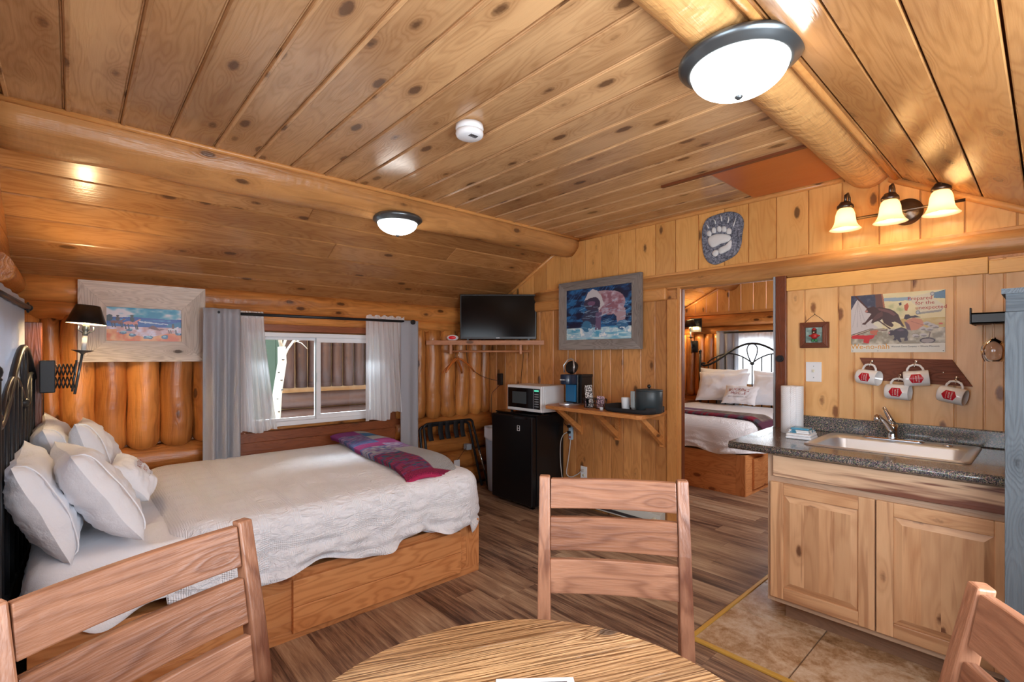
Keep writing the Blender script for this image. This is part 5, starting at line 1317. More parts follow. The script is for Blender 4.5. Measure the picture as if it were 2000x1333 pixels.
b = B(); b.box(3.093, 3.0965, 3.066, 3.120, 1.045, 1.058); b.build('display', 'lcd', d)
for r_ in range(6):
    for c_ in range(3):
        b = B(); b.box(3.093, 3.0965, 3.068 + c_ * .018, 3.080 + c_ * .018, .905 + r_ * .022, .915 + r_ * .022); b.build('key', 'grey', d)
b = B(); b.box(3.150, 3.375, 3.031, 3.0345, .885, 1.065); b.box(3.165, 3.36, 3.0295, 3.032, .90, 1.05); b.build('side_panel', 'white', t, bevel=.003)
for x in (3.14, 3.38):
    for y in (3.06, 3.47):
        b = B(); b.cyl((x, y, .842), (x, y, .857), .012, n=10); b.build('foot', 'black', t)

# ---------------------------------------------------------------- coffee shelf with brackets
t = thing('wall_shelf', 'pine coffee shelf on three slanted brackets left of the doorway', 'shelf', (3.2, 2.45, .9))
b = B(); b.prism([(3.418, 1.985), (2.955, 1.915), (2.945, 1.95), (2.99, 2.88), (3.06, 2.925), (3.418, 2.95)], .918, .948, g='y'); b.build('shelf_board', 'shelf', t, bevel=.003)
b = B(); b.box(3.385, 3.418, 2.0, 2.93, .868, .917, g='y'); b.build('wall_cleat', 'shelf', t, bevel=.002)
for y in (2.84, 2.44, 2.02):
    b = B(); b.box(3.39, 3.418, y - .02, y + .02, .66, .868, g='z'); vs = [(3.06, y - .019, .917), (3.115, y - .019, .917), (3.392, y - .019, .735), (3.392, y - .019, .675)]; vs += [(p[0], p[1] + .038, p[2]) for p in vs]
    b.add(vs, [(0, 1, 2, 3), (7, 6, 5, 4), (0, 4, 5, 1), (1, 5, 6, 2), (2, 6, 7, 3), (3, 7, 4, 0)], 'x'); b.build('bracket', 'shelf', t, bevel=.002)
ZS = .948
# coffee maker
t = thing('coffee_maker', 'dark single-cup coffee maker with blue front and raised lid on the wall shelf', 'coffee maker', (3.17, 2.68, ZS))
b = B(); b.lathe([(.060, 0), (.062, .004), (.062, .018), (.058, .022)], (3.105, 2.745, ZS), 28); b.box(3.10, 3.27, 2.683, 2.807, ZS, ZS + .016); b.build('drip_base', 'steel', t, bevel=.003)
b = B(); b.box(3.17, 3.33, 2.675, 2.805, ZS + .016, ZS + .262); b.build('body', 'black', t, bevel=.008, seg=3)
b = B(); b.lathe([(.058, 0), (.060, .01), (.060, .078), (.056, .084)], (3.115, 2.742, ZS + .180), 28); b.box(3.115, 3.19, 2.682, 2.802, ZS + .180, ZS + .262); b.build('brew_head', 'navy', t, bevel=.003)
b = B(); b.box(3.150, 3.172, 2.690, 2.795, ZS + .03, ZS + .175); b.build('front_panel', 'reservoir', t, bevel=.003)
text('KEURIG', .017, 'ink_white', t, 'lettering', face(3.0545, 2.742, ZS + .218, '-x'), extrude=.0006, spacing=1.1)
T = Matrix.Translation((3.135, 2.728, ZS + .268)) @ Matrix.Rotation(math.radians(-68), 4, 'Y') @ Matrix.Rotation(0, 4, 'X')
b = B(T); b.lathe([(.050, .000), (.056, .006), (.056, .036), (.048, .048), (.020, .050)], (.058, 0, -.02), 28); b.build('lid', 'black', t)
b = B(T); b.tube([(.005, -.052, .02), (.06, -.058, .045), (.112, -.030, .040), (.122, 0, .038), (.112, .030, .040), (.06, .058, .045), (.005, .052, .02)], .006, 8); b.build('lid_handle', 'steel', t)
b = B(T); b.lathe([(.030, -.022), (.034, -.032), (.020, -.036), (.004, -.036)], (.058, 0, 0), 20); b.build('pod_holder', 'blackgloss', t)
b = B(); b.box(3.19, 3.33, 2.648, 2.674, ZS + .016, ZS + .24); b.box(3.185, 3.335, 2.645, 2.676, ZS + .24, ZS + .262); b.build('water_tank', 'black', t, bevel=.003)
# wire basket with sachets
t = thing('wire_basket', 'black wire basket holding condiment packets on the wall shelf', 'basket', (3.12, 2.44, ZS))
b = B()
def ringpts(cx, cy, rx, ry, z, n=28): return [(cx + rx * math.cos(2 * PI * k / n), cy + ry * math.sin(2 * PI * k / n), z) for k in range(n)]
for (cy, rr) in ((2.505, .052), (2.395, .046)):
    for z, k in ((.003, .85), (.040, .95), (.078, 1.05)): b.tube(ringpts(3.12, cy, rr * k, rr * k, ZS + z), .0018, 5, closed=True)
    for k in range(14):
        for s in (1, -1):
            a0 = 2 * PI * k / 14; a1 = a0 + s * .6; b.tube([(3.12 + rr * .85 * math.cos(a0), cy + rr * .85 * math.sin(a0), ZS + .003), (3.12 + rr * 1.05 * math.cos(a1), cy + rr * 1.05 * math.sin(a1), ZS + .078)], .0013, 4)
b.build('wire_frame', 'iron', t)
def packet(label, y, z0, z1, wd, lean, mat, g='condiment packets in the wire basket'):
    b = B(Matrix.Translation((3.12, y, ZS + z0)) @ Matrix.Rotation(lean, 4, 'X')); b.box(-.012, .012, -wd / 2, wd / 2, 0, z1 - z0); return tag(b.build('packet', mat, bevel=.003), label, 'packet', g)
def speck(name, a, b_, sc):
    t = NT(name); co = t.n('ShaderNodeTexCoord').outputs['Object']; n = t.noise(co, sc, 2, .6)
    return t.set(color=t.ramp(n, [(.49, a), (.53, b_)]), rough=.4)
M['printwhite'] = speck('printed_sachet', rgb(235, 235, 235), rgb(60, 60, 60), 90); M['printpink'] = speck('pink_sachet', rgb(226, 196, 206), rgb(120, 90, 110), 70)
M['printed'] = speck('printed_towel', rgb(236, 238, 240), rgb(70, 140, 170), 30)
packet('tall patterned coffee sleeve standing up out of the wire basket', 2.505, .004, .182, .062, -.10, 'printwhite')
packet('low pinkish sachets in the right half of the wire basket', 2.400, .004, .100, .060, .05, 'printpink')
packet('pinkish sachet in front of the tall sleeve in the wire basket', 2.525, .004, .075, .04, .0, 'printpink')
b = B(); b.lathe([(.012, 0), (.016, .018), (.017, .020), (.002, .021)], (3.05, 2.335, ZS), 16); tag(b.build('creamer_cup', 'foamcup'), 'tiny white creamer cup on the shelf in front of the tray', 'creamer')
# tray, cups, ice bucket
t = thing('serving_tray', 'black handled tray under the ice bucket on the wall shelf', 'tray', (3.12, 2.08, ZS))
b = B(); pts = []
for k in range(40):
    a = 2 * PI * k / 40; pts.append((3.13 + .13 * math.copysign(abs(math.cos(a)) ** .5, math.cos(a)), 2.095 + .215 * math.copysign(abs(math.sin(a)) ** .5, math.sin(a))))
n = 40; vs = []
for f, z in ((.92, .0), (1.0, .012), (1.0, .034), (.97, .034), (.90, .008)):
    for k, (x, y) in enumerate(pts):
        dz = .016 * (1 if abs(y - 2.095) > .17 and z > .03 else 0)
        vs.append((3.13 + (x - 3.13) * f, 2.095 + (y - 2.095) * f, ZS + z + dz))
fs = [(r * n + i, r * n + (i + 1) % n, (r + 1) * n + (i + 1) % n, (r + 1) * n + i) for r in range(4) for i in range(n)] + [tuple(range(n))[::-1], tuple(4 * n + i for i in range(n))]
b.add(vs, fs, 'x', 0, True); b.build('tray_body', 'leather', t)
t = thing('ice_bucket', 'dark blue-grey ice bucket with round knob on the tray', 'ice bucket', (3.13, 1.975, ZS + .009))
b = B(); 
def oval(prof, c, n=36, kx=1, ky=1, name='bucket', mat='bluegrey'):
    b = B(); vs = []
    for r, z in prof:
        for k in range(n): a = 2 * PI * k / n; vs.append((c[0] + r * kx * math.cos(a), c[1] + r * ky * math.sin(a), c[2] + z))
    fs = [(i * n + k, i * n + (k + 1) % n, (i + 1) * n + (k + 1) % n, (i + 1) * n + k) for i in range(len(prof) - 1) for k in range(n)] + [tuple(range(n))[::-1], tuple((len(prof) - 1) * n + k for k in range(n))]
    b.add(vs, fs, 'z', 0, True); return b.build(name, mat, t)
oval([(.080, 0), (.088, .004), (.088, .152), (.086, .156)], (3.13, 1.965, ZS + .009), ky=1.12); oval([(.088, .156), (.090, .160), (.088, .166), (.03, .172)], (3.13, 1.965, ZS + .009), ky=1.12, name='lid')
b = B(); b.cyl((3.13, 1.965, ZS + .178), (3.13, 1.965, ZS + .19), .005, n=10); b.sphere((3.13, 1.965, ZS + .199), .014, 14); b.build('lid_knob', 'blackgloss', t)
b = B(); b.box(3.075, 3.092, 2.055, 2.090, ZS + .035, ZS + .160, g='z'); b.build('handle_plate', 'greyband', t, bevel=.005)
for y, x, lab in ((2.175, 3.14, 'wrapped white cup left of the ice bucket, nearest the basket'), (2.110, 3.175, 'wrapped white cup tucked behind the handle of the ice bucket')):
    b = B(); b.lathe([(.026, 0), (.030, .004), (.034, .085), (.030, .095), (.006, .097)], (x, y, ZS + .009), 20); tag(b.build('wrapped_cup', 'foamcup'), lab, 'cup', 'wrapped cups on the tray')
# outlets and power strip
t = thing('wall_outlet', 'white double outlet low on the panelled wall right of the fridge', 'outlet', (XW, 2.815, .26))
b = B(face(XW - .0005, 2.812, .315, '-x')); b.box(-.036, .036, -.058, .058, 0, .006); b.build('cover_plate', 'white', t, bevel=.002)
for z in (.022, -.022):
    b = B(face(XW - .0068, 2.812, .315, '-x')); b.lathe([(.014, 0), (.014, .0025), (.002, .003)], (0, z, 0), 16); b.build('socket', 'cream', t)
b = B(face(XW - .011, 2.812, .337, '-x')); b.box(-.012, .012, -.010, .010, 0, .022); b.build('plug', 'wirewhite', t, bevel=.003)
t = thing('power_strip', 'pale power strip with black plugs on the wall beside the fridge', 'power strip', (XW, 2.96, .6))
b = B(face(XW - .0005, 2.955, .672, '-x')); b.box(-.020, .020, -.075, .075, 0, .026); b.build('strip_body', 'stripblue', t, bevel=.005)
for z in (.05, -.005):
    b = B(face(XW - .027, 2.958, .672 + z, '-x')); b.box(-.012, .014, -.013, .013, 0, .026); b.build('plug', 'black', t, bevel=.004)
b = B(face(XW - .027, 2.955, .672 - .05, '-x')); b.box(-.008, .008, -.006, .006, 0, .004); b.build('rocker_switch', 'logo_red', t)
cord('power_cable', 'grey cord looping from the power strip down to the low outlet', [(3.40, 2.955, .598), (3.398, 2.965, .50), (3.396, 2.985, .38), (3.385, 2.99, .28), (3.38, 2.93, .262), (3.39, 2.86, .30), (3.396, 2.822, .335)], .0050, 'wirewhite')
cord('power_cable', 'pale cord hanging down behind the fridge from the power strip', [(3.375, 2.965, .667), (3.35, 3.00, .64), (3.345, 3.03, .55), (3.35, 3.03, .35), (3.37, 3.0, .10), (3.38, 2.96, .01)], .0042, 'wirewhite')
cord('power_cable', 'black cord from the coffee shelf into the power strip', [(3.40, 3.035, .83), (3.38, 3.02, .76), (3.37, 2.99, .735), (3.375, 2.962, .724)], .0032)
t = thing('baseboard_heater', 'pale enamel baseboard heater with round knob below the wall shelf', 'heater', (3.38, 2.4, 0))
b = B(); b.add([(3.415, y, z) for y in (2.0, 2.95) for z in (.02, .17)] + [(3.34, y, z) for y in (2.0, 2.95) for z in (.05, .145)], [(0, 1, 3, 2), (4, 6, 7, 5), (0, 4, 5, 1), (2, 3, 7, 6), (1, 5, 7, 3), (0, 2, 6, 4)]); b.build('housing', 'heater', t, bevel=.003)
b = B(); b.box(3.335, 3.342, 2.10, 2.93, .062, .085, g='y'); b.build('vent_slot', 'ink_dark', t)
b = B(face(3.341, 2.045, .10, '-x')); b.lathe([(.020, 0), (.020, .012), (.016, .018), (.002, .019)], n=20); b.build('thermostat_knob', 'cream', t)

# ---------------------------------------------------------------- kitchen
t = thing('light_switch', 'white light switch plate on the pine wall left of the mug rack', 'light switch', (XW, .983, 1.2))
b = B(face(XW - .0005, .983, 1.271, '-x')); b.box(-.043, .043, -.061, .061, 0, .006); b.build('cover_plate', 'white', t, bevel=.002)
b = B(face(XW - .006, .983, 1.273, '-x')); b.box(-.005, .005, -.004, .012, 0, .010); b.build('toggle', 'cream', t, bevel=.001)
b = B(face(XW - .006, .983, 1.271, '-x')); b.sphere((0, .035, 0), .003, 8); b.sphere((0, -.035, 0), .003, 8); b.build('screw', 'grey', t)

CX = 2.705
t = thing('sink_cabinet', 'hickory sink cabinet with two raised-panel doors under the dark countertop', 'cabinet', (3.06, .4, 0))
b = B(); b.box(CX + .02, XW - .005, .968, .988, .10, .875, g='z'); b.box(CX + .02, XW - .005, YR + .005, YR + .025, .10, .875, g='z'); b.box(CX + .02, XW - .005, YR + .025, .968, .10, .12, g='y'); b.build('carcass', 'hick', t)
b = B(); b.box(CX, CX + .02, .955, .990, .10, .875, g='z'); b.box(CX, CX + .02, YR + .005, .955, .70, .765, g='y'); b.box(CX, CX + .02, YR + .005, .955, .845, .875, g='y'); b.box(CX, CX + .02, YR + .005, .955, .10, .16, g='y'); b.box(CX + .001, CX + .02, .48, .56, .16, .70, g='z'); b.box(CX + .001, CX + .02, .02, .10, .16, .70, g='z'); b.build('face_frame', 'hickgap', t)
b = B(); b.box(CX - .018, CX, YR + .02, .960, .752, .858, g='y'); b.build('drawer_front', 'hick2', t, bevel=.003)
b = B(); b.box(CX + .065, CX + .085, YR + .005, .925, 0, .10, g='y'); b.box(CX + .085, XW - .01, .905, .925, 0, .10); b.build('toe_kick', 'toe', t)
def cab_door(y0, y1, z0, z1):
    st = .062; x0, x1 = CX - .020, CX - .001; b = B()
    b.box(x0, x1, y0, y0 + st, z0, z1, g='z'); b.box(x0, x1, y1 - st, y1, z0, z1, g='z'); b.box(x0, x1, y0 + st, y1 - st, z0, z0 + st, g='y'); b.box(x0, x1, y0 + st, y1 - st, z1 - st, z1, g='y')
    d = b.build('door', 'hick', t, bevel=.003)
    b = B(); a0, a1, c0, c1 = y0 + st - .004, y1 - st + .004, z0 + st - .004, z1 - st + .004; e = .034
    # raised panel made of glued staves with a sloped border
    ny = 4; ys_ = [a0 + e + (a1 - a0 - 2 * e) * k / ny for k in range(ny + 1)]; xr, xb = x0 + .001, x0 + .014
    for k in range(ny): b.add([(xr, ys_[k], c0 + e), (xr, ys_[k + 1], c0 + e), (xr, ys_[k + 1], c1 - e), (xr, ys_[k], c1 - e)], [(3, 2, 1, 0)], 'z')
    o_ = [(xb, a0, c0), (xb, a1, c0), (xb, a1, c1), (xb, a0, c1)]; i_ = [(xr, a0 + e, c0 + e), (xr, a1 - e, c0 + e), (xr, a1 - e, c1 - e), (xr, a0 + e, c1 - e)]
    for k in range(4): k2 = (k + 1) % 4; b.add([o_[k], o_[k2], i_[k2], i_[k]], [(3, 2, 1, 0)], 'z' if k % 2 else 'y', rnd=.55)
    b.add([(xb + .003, a0, c0), (xb + .003, a1, c0), (xb + .003, a1, c1), (xb + .003, a0, c1)], [(0, 1, 2, 3)], 'z')
    b.build('raised_panel', 'hick', d); return d
cab_door(.530, .972, .128, .722); cab_door(.083, .524, .128, .722); cab_door(-.36, .077, .128, .722)
# worktop with sink cut-out
t = thing('countertop', 'dark speckled laminate countertop with backsplash running under the mugs', 'countertop', (3.03, .4, .875))
SX0, SX1, SY0, SY1 = 2.835, 3.345, .235, .855
b = B()
b.prism([(2.640, 1.165), (XW - .002, 1.215), (XW - .002, SY1 - .01), (2.640, SY1 - .01)], .872, .910); b.box(2.640, XW - .002, YR, SY0 + .01, .872, .910)
b.box(2.640, SX0 + .01, SY0 + .01, SY1 - .01, .872, .910); b.box(SX1 - .01, XW - .002, SY0 + .01, SY1 - .01, .872, .910)
b.build('worktop', 'granite', t)
b = B(); b.cyl((2.643, 1.164, .891), (2.643, YR, .891), .019, n=16); b.build('front_edge', 'granite', t)
b = B(); b.box(XW - .024, XW - .001, YR, 1.215, .910, .998); b.build('backsplash', 'granite', t, bevel=.006)
t = thing('kitchen_sink', 'brushed steel single-bowl sink set in the countertop', 'sink', (3.09, .545, .75))
def rrect(x0, x1, y0, y1, r, n=7):
    o = []
    for cx, cy, a0 in ((x1 - r, y0 + r, -PI / 2), (x1 - r, y1 - r, 0), (x0 + r, y1 - r, PI / 2), (x0 + r, y0 + r, PI)):
        for k in range(n): a = a0 + PI / 2 * k / (n - 1); o.append((cx + r * math.cos(a), cy + r * math.sin(a)))
    return o
rings = [(rrect(SX0 - .012, SX1 + .012, SY0 - .012, SY1 + .012, .03), .911), (rrect(SX0 - .008, SX1 + .008, SY0 - .008, SY1 + .008, .03), .918), (rrect(SX0 + .004, SX1 - .004, SY0 + .004, SY1 - .004, .03), .917), (rrect(SX0 + .012, SX1 - .012, SY0 + .012, SY1 - .012, .03), .913),
         (rrect(SX0 + .022, SX1 - .115, SY0 + .028, SY1 - .028, .055), .913), (rrect(SX0 + .027, SX1 - .120, SY0 + .033, SY1 - .033, .055), .905), (rrect(SX0 + .040, SX1 - .133, SY0 + .046, SY1 - .046, .05), .775), (rrect(SX0 + .065, SX1 - .158, SY0 + .071, SY1 - .071, .04), .757)]
vs = []; n = 28
for q, z in rings: vs += [(x, y, z) for x, y in q]
fs = [(r * n + i, r * n + (i + 1) % n, (r + 1) * n + (i + 1) % n, (r + 1) * n + i) for r in range(len(rings) - 1) for i in range(n)] + [tuple((len(rings) - 1) * n + i for i in range(n))]
b = B(); b.add(vs, fs, 'x', 0, True); b.build('basin', 'steel', t)
b = B(); b.lathe([(.038, .758), (.040, .761), (.030, .760), (.004, .759)], (3.03, .545, 0), 24); b.build('drain', 'chrome', t)
b = B(); b.lathe([(.019, .914), (.020, .918), (.016, .920), (.002, .921)], (3.29, .345, 0), 20); b.build('hole_cover', 'chrome', t)
t = thing('faucet', 'chrome single-lever faucet on the back ledge of the sink', 'faucet', (3.30, .57, .914))
b = B(); q = rrect(3.268, 3.322, .435, .705, .026, 6); b.prism(q, .914, .926); b.build('deck_plate', 'chrome', t, bevel=.006, seg=3)
b = B(); b.lathe([(.030, .924), (.027, .936), (.024, .955), (.025, .985), (.021, 1.00), (.008, 1.004)], (3.30, .57, 0), 24); b.build('faucet_body', 'chrome', t)
b = B(); b.tube([(3.295, .57, .955), (3.255, .578, .985), (3.20, .586, 1.022), (3.14, .596, 1.050), (3.105, .601, 1.056)], [.019, .016, .013, .0115, .0115], 14); b.cyl((3.104, .601, 1.062), (3.100, .602, 1.030), .0135, n=16); b.build('spout', 'chrome', t)
b = B(); b.tube([(3.30, .57, 1.0), (3.302, .582, 1.03), (3.306, .600, 1.065), (3.308, .612, 1.088)], [.017, .013, .010, .0085], 12); b.build('lever', 'chrome', t)
# paper towel, towels
t = thing('paper_towel_roll', 'upright white paper towel roll on the left end of the countertop', 'paper towel', (3.20, 1.035, .91))
b = B(); N = 36; vs = []
for r, z in ((.057, 0), (.0595, .003), (.0595, .277), (.057, .280), (.022, .280), (.020, .27), (.020, .0)):
    for k in range(N): a = 2 * PI * k / N; vs.append((3.20 + r * math.cos(a), 1.035 + r * math.sin(a), .9105 + z))
fs = [(i * N + k, i * N + (k + 1) % N, (i + 1) * N + (k + 1) % N, (i + 1) * N + k) for i in range(6) for k in range(N)]
b.add(vs, fs, 'z', 0, True); b.build('roll', 'papertowel', t); b = B(); b.grid(lambda u, v: (3.20 + (.0605 + .002 * u) * math.cos(3.3 + u * .5), 1.035 + (.0605 + .002 * u) * math.sin(3.3 + u * .5), .912 + v * .276), 8, 2); b.build('loose_sheet', 'papertowel', t, solid=.001)
def towel(label, x0, x1, y0, y1, z0, z1, rz, mat='towel'):
    c_ = ((x0 + x1) / 2, (y0 + y1) / 2); T = Matrix.Translation((c_[0], c_[1], 0)) @ Matrix.Rotation(rz, 4, 'Z'); hx, hy = (x1 - x0) / 2, (y1 - y0) / 2
    b = B(T); m = (z1 - z0) / 2
    for k in range(2): b.box(-hx + .002 * k, hx - .003 * k, -hy + .003 * k, hy - .002 * k, z0 + m * k + .0004, z0 + m * (k + 1))
    return tag(b.build('folded_towel', mat, bevel=m * .42, seg=3), label, 'towel')
towel('folded white waffle towel lying on the countertop between the roll and the sink', 2.96, 3.10, .868, .995, .9105, .940, .05)
towel('folded patterned towel lying on the white waffle towel beside the sink', 2.985, 3.095, .880, .985, .9405, .957, -.03, 'printed')
b = B(Matrix.Translation((3.035, .935, .9575)) @ Matrix.Rotation(.06, 4, 'Z')); b.box(-.035, .035, -.045, .045, 0, .012); tag(b.build('sponge_packet', 'bluepack', bevel=.004), 'blue shrink-wrapped sponge packet on top of the folded towels', 'sponge packet')
# mug rack and mugs
Mx = face(XW - .0005, .503, 1.285, '-x')
t = thing('mug_rack', 'dark rough-sawn parallelogram board with hooks holding the mugs', 'rack', (3.41, .503, 1.21))
b = B(Mx); b.prism([(-.239, .075), (.161, .066), (.240, -.072), (-.184, -.052)], 0, .018); b.build('board', 'mugwood', t, bevel=.0015)
hooks = [(.684, 1.338), (.487, 1.338), (.555, 1.262), (.323, 1.256)]
for y, z in hooks:
    b = B(); b.lathe([(.009, 0), (.009, .003), (.003, .005)], (0, 0, 0), 14, 0, Matrix.Translation((XW - .0185, y, z)) @ Matrix.Rotation(-PI / 2, 4, 'Y')); b.tube([(XW - .02, y, z), (XW - .034, y, z), (XW - .044, y, z - .010), (XW - .050, y, z - .022), (XW - .060, y, z - .028), (XW - .071, y, z - .022), (XW - .074, y, z - .010)], .0028, 8); b.build('hook', 'chrome', t)
b = B(Mx); b.sphere((.128, -.002, .018), .005, 10, sc=(1, 1, .5)); b.build('screw_head', 'chrome', t)
R0, Hm = .042, .108
mug = thing('mug', 'x', 'mug', (0, 0, 0), 0, 'white logo mugs on the rack')
b = B(); N = 40; prof = [(.036, 0), (.040, .003), (R0, .010), (R0, Hm - .002), (R0 - .0015, Hm), (R0 - .0035, Hm - .001), (R0 - .004, .008), (.01, .006)]; vs = []
for r, z in prof:
    for k in range(N): a = 2 * PI * k / N; vs.append((r * math.cos(a), r * math.sin(a), z))
fs = [(i * N + k, i * N + (k + 1) % N, (i + 1) * N + (k + 1) % N, (i + 1) * N + k) for i in range(len(prof) - 1) for k in range(N)] + [tuple(range(N))[::-1], tuple((len(prof) - 1) * N + k for k in range(N))]
b.add(vs, fs, 'z', 0, True); b.build('cup', 'ceramic', mug)
b = B(); b.tube([(R0 - .003, 0, .020), (R0 + .010, 0, .022), (R0 + .026, 0, .032), (R0 + .033, 0, .054), (R0 + .026, 0, .076), (R0 + .010, 0, .086), (R0 - .003, 0, .088)], [.0058] * 7, 12); b.build('handle', 'ceramic', mug)
def bendm(off):   # x runs around the cup, seen from +y
    def f(v): a = PI / 2 + v.x / R0; r = R0 + off + v.z; return Vector((r * math.cos(a), r * math.sin(a), v.y + .054))
    return f
b = B(); hexp = [(0, .031), (.024, .018), (.024, -.018), (0, -.031), (-.024, -.018), (-.024, .018)]; vs = [bendm(.0006)(Vector((0, 0, 0)))]; fs = []
m_ = 6
pts = []
for i in range(6):
    for k in range(m_): s = k / m_; p, q = hexp[i], hexp[(i + 1) % 6]; pts.append((p[0] + (q[0] - p[0]) * s, p[1] + (q[1] - p[1]) * s))
for f in (.33, .66, 1.0):
    for p in pts: vs.append(bendm(.0006)(Vector((p[0] * f, p[1] * f, 0))))
n = len(pts)
for i in range(n): fs.append((0, 1 + (i + 1) % n, 1 + i))
for r in range(2):
    for i in range(n): fs.append((1 + r * n + i, 1 + r * n + (i + 1) % n, 1 + (r + 1) * n + (i + 1) % n, 1 + (r + 1) * n + i))
b.add(vs, fs, 'z', 0, True); b.build('logo_badge', 'logo_red', mug)
bm = lambda dz: (lambda v: bendm(.001)(Vector((-v.x, v.y + dz, v.z))))
text('BUCKING', .0088, 'ink_white', mug, 'lettering', None, bend=bm(.010), extrude=.0002); text('MOOSE', .0088, 'ink_white', mug, 'lettering', None, bend=bm(-.001), extrude=.0002); text('WEST YELLOWSTONE', .0036, 'ink_white', mug, 'lettering', None, bend=bm(-.012), extrude=.0002, spacing=1.1)
base = Matrix(((0, -1, 0), (0, 0, -1), (1, 0, 0)))
labs = ['white mug with red hexagon badge, upper left on the rack, mouth facing right', 'white mug with red hexagon badge hanging from the second upper hook, over the lower mug', 'white mug with red hexagon badge, lower middle, partly behind another mug', 'white mug with red hexagon badge hanging alone at the right end of the rack']
tw = [(-.30, .10), (.16, -.10), (-.12, .04), (-.22, .20)]
for k, ((y, z), lab) in enumerate(zip(hooks, labs)):
    yaw, tl = tw[k]
    R_ = Matrix.Rotation(tl, 3, 'X') @ Matrix.Rotation(yaw, 3, 'Z') @ base
    hook = Vector((XW - .062, y, z - .0225)); hp = Vector((R0 + .033 - .0085, 0, .054))
    loc = hook - R_ @ hp
    if k == 0: mug.location = loc; mug.rotation_euler = R_.to_euler(); mug['label'] = lab
    else: dup(mug, loc, 0, lab, rot=R_.to_euler())
# stemware rail and glass
t = thing('stemware_rail', 'black wall rail holding an upside-down wine glass beside the barnwood cabinet', 'rail', (3.30, .14, 1.53))
b = B(); y0, y1 = .03, .250
b.box(3.17, 3.19, y0, y1, 1.523, 1.575); b.box(3.17, 3.215, y0, y1, 1.523, 1.532); b.box(3.255, 3.30, y0, y1, 1.523, 1.532); b.box(3.17, 3.415, y0, y1, 1.566, 1.575); b.box(3.28, 3.30, y0, y1, 1.523, 1.575); b.box(3.17, 3.215, y1, y1 + .006, 1.523, 1.60); b.box(3.255, 3.415, y1, y1 + .006, 1.523, 1.575)
b.build('rail_body', 'black', t, bevel=.002)
t = thing('wine_glass', 'clear wine glass hanging upside down from the black rail', 'wine glass', (3.235, .125, 1.34))
pr = [(.034, 1.534), (.030, 1.5365), (.006, 1.530), (.0042, 1.515), (.0042, 1.465), (.010, 1.452), (.030, 1.440), (.043, 1.415), (.045, 1.395), (.040, 1.365), (.034, 1.345)]
b = B(); N = 36; vs = []; allp = pr + [(r - .0012 if r > .02 else r * .3, z) for r, z in pr[::-1][:5]]
for r, z in allp:
    for k in range(N): a = 2 * PI * k / N; vs.append((3.235 + r * math.cos(a), .178 + r * math.sin(a), z))
fs = [(i * N + k, i * N + (k + 1) % N, (i + 1) * N + (k + 1) % N, (i + 1) * N + k) for i in range(len(allp) - 1) for k in range(N)]
b.add(vs, fs, 'z', 0, True); b.build('glass', 'wineglass', t)
# barnwood cabinet at the right edge
t = thing('barnwood_cabinet', 'tall blue-grey barnwood cabinet at the right edge, in front of the countertop', 'cabinet', (2.5, -.15, 0))
b = B(); b.box(2.41, 2.625, YR + .005, .092, .0, 1.585, g='z'); b.build('carcass', 'barn3', t)
b = B(); b.box(2.39, 2.41, YR + .005, .102, 1.525, 1.603, g='y'); b.build('face_rail', 'barn3', t, bevel=.002); b = B(); b.box(2.39, 2.41, YR + .005, .102, 0, .10, g='y'); b.build('face_rail', 'barn3', t, bevel=.002)
b = B(); b.box(2.388, 2.41, .028, .104, .10, 1.524, g='z'); b.box(2.388, 2.41, YR + .005, YR + .08, .10, 1.524, g='z'); b.build('face_stile', 'barn3', t, bevel=.002)
b = B(); b.box(2.392, 2.409, -.20, .026, .105, 1.520, g='z'); b.box(2.392, 2.409, -.355, -.203, .105, 1.520, g='z'); d = b.build('door', 'barn3', t, bevel=.002)
b = B(); b.box(2.38, 2.392, -.03, -.01, .85, .98); b.build('handle', 'iron', d)
b = B(); b.box(2.38, 2.635, YR + .005, .112, 1.586, 1.604); b.build('top_board', 'barn3', t)

# ---------------------------------------------------------------- dining table and chairs
t = thing('dining_table', 'round plank-top pine dining table in the foreground', 'table', (.497, .504, 0))
R = .425; GA = math.radians(-24.5); T = Matrix.Translation((.497, .504, 0)) @ Matrix.Rotation(GA, 4, 'Z'); b = B(T)
k = -R
while k < R - .001:
    k1 = min(k + .0945, R); pts = []
    ys_ = np.linspace(k, k1 - .0012, 9)
    for y in ys_: pts.append((math.sqrt(max(0, R * R - y * y)), y))
    for y in ys_[::-1]: pts.append((-math.sqrt(max(0, R * R - y * y)) , y))
    q = []
    for p in pts:
        if not q or (abs(p[0] - q[-1][0]) + abs(p[1] - q[-1][1])) > 1e-5: q.append(p)
    if abs(q[0][0] - q[-1][0]) + abs(q[0][1] - q[-1][1]) < 1e-5: q.pop()
    b.prism(q, .728, .760, g='x'); k = k1
b.build('table_top', 'table', t)
b = B(T); b.lathe([(R * .6, .700), (R * .6, .727)], n=40); b.build('apron', 'acacia', t)
b = B(T); b.lathe([(.05, .06), (.06, .12), (.045, .25), (.05, .5), (.07, .66), (.09, .70)], n=24); b.build('pedestal', 'acacia', t)
for a in range(4):
    b = B(T @ Matrix.Rotation(a * PI / 2 + .78, 4, 'Z')); b.tube([(.03, 0, .13), (.14, 0, .10), (.27, 0, .03), (.29, 0, .0255)], [.028, .026, .024, .024], 8); b.build('leg', 'acacia', t)
T = Matrix.Translation((.66, .648, .7606)) @ Matrix.Rotation(math.radians(-40), 4, 'Z')
t = thing('info_sheet', 'glossy white sheet with a dark picture lying on the round table', 'sheet', (.6, .6, .7606))
b = B(T); b.box(-.085, .062, -.20, 0, 0, .0012); b.build('sheet', 'paper', t); b = B(T); b.box(-.045, .048, -.09, -.012, .0012, .0016); b.build('printed_picture', 'ink_dark', t)

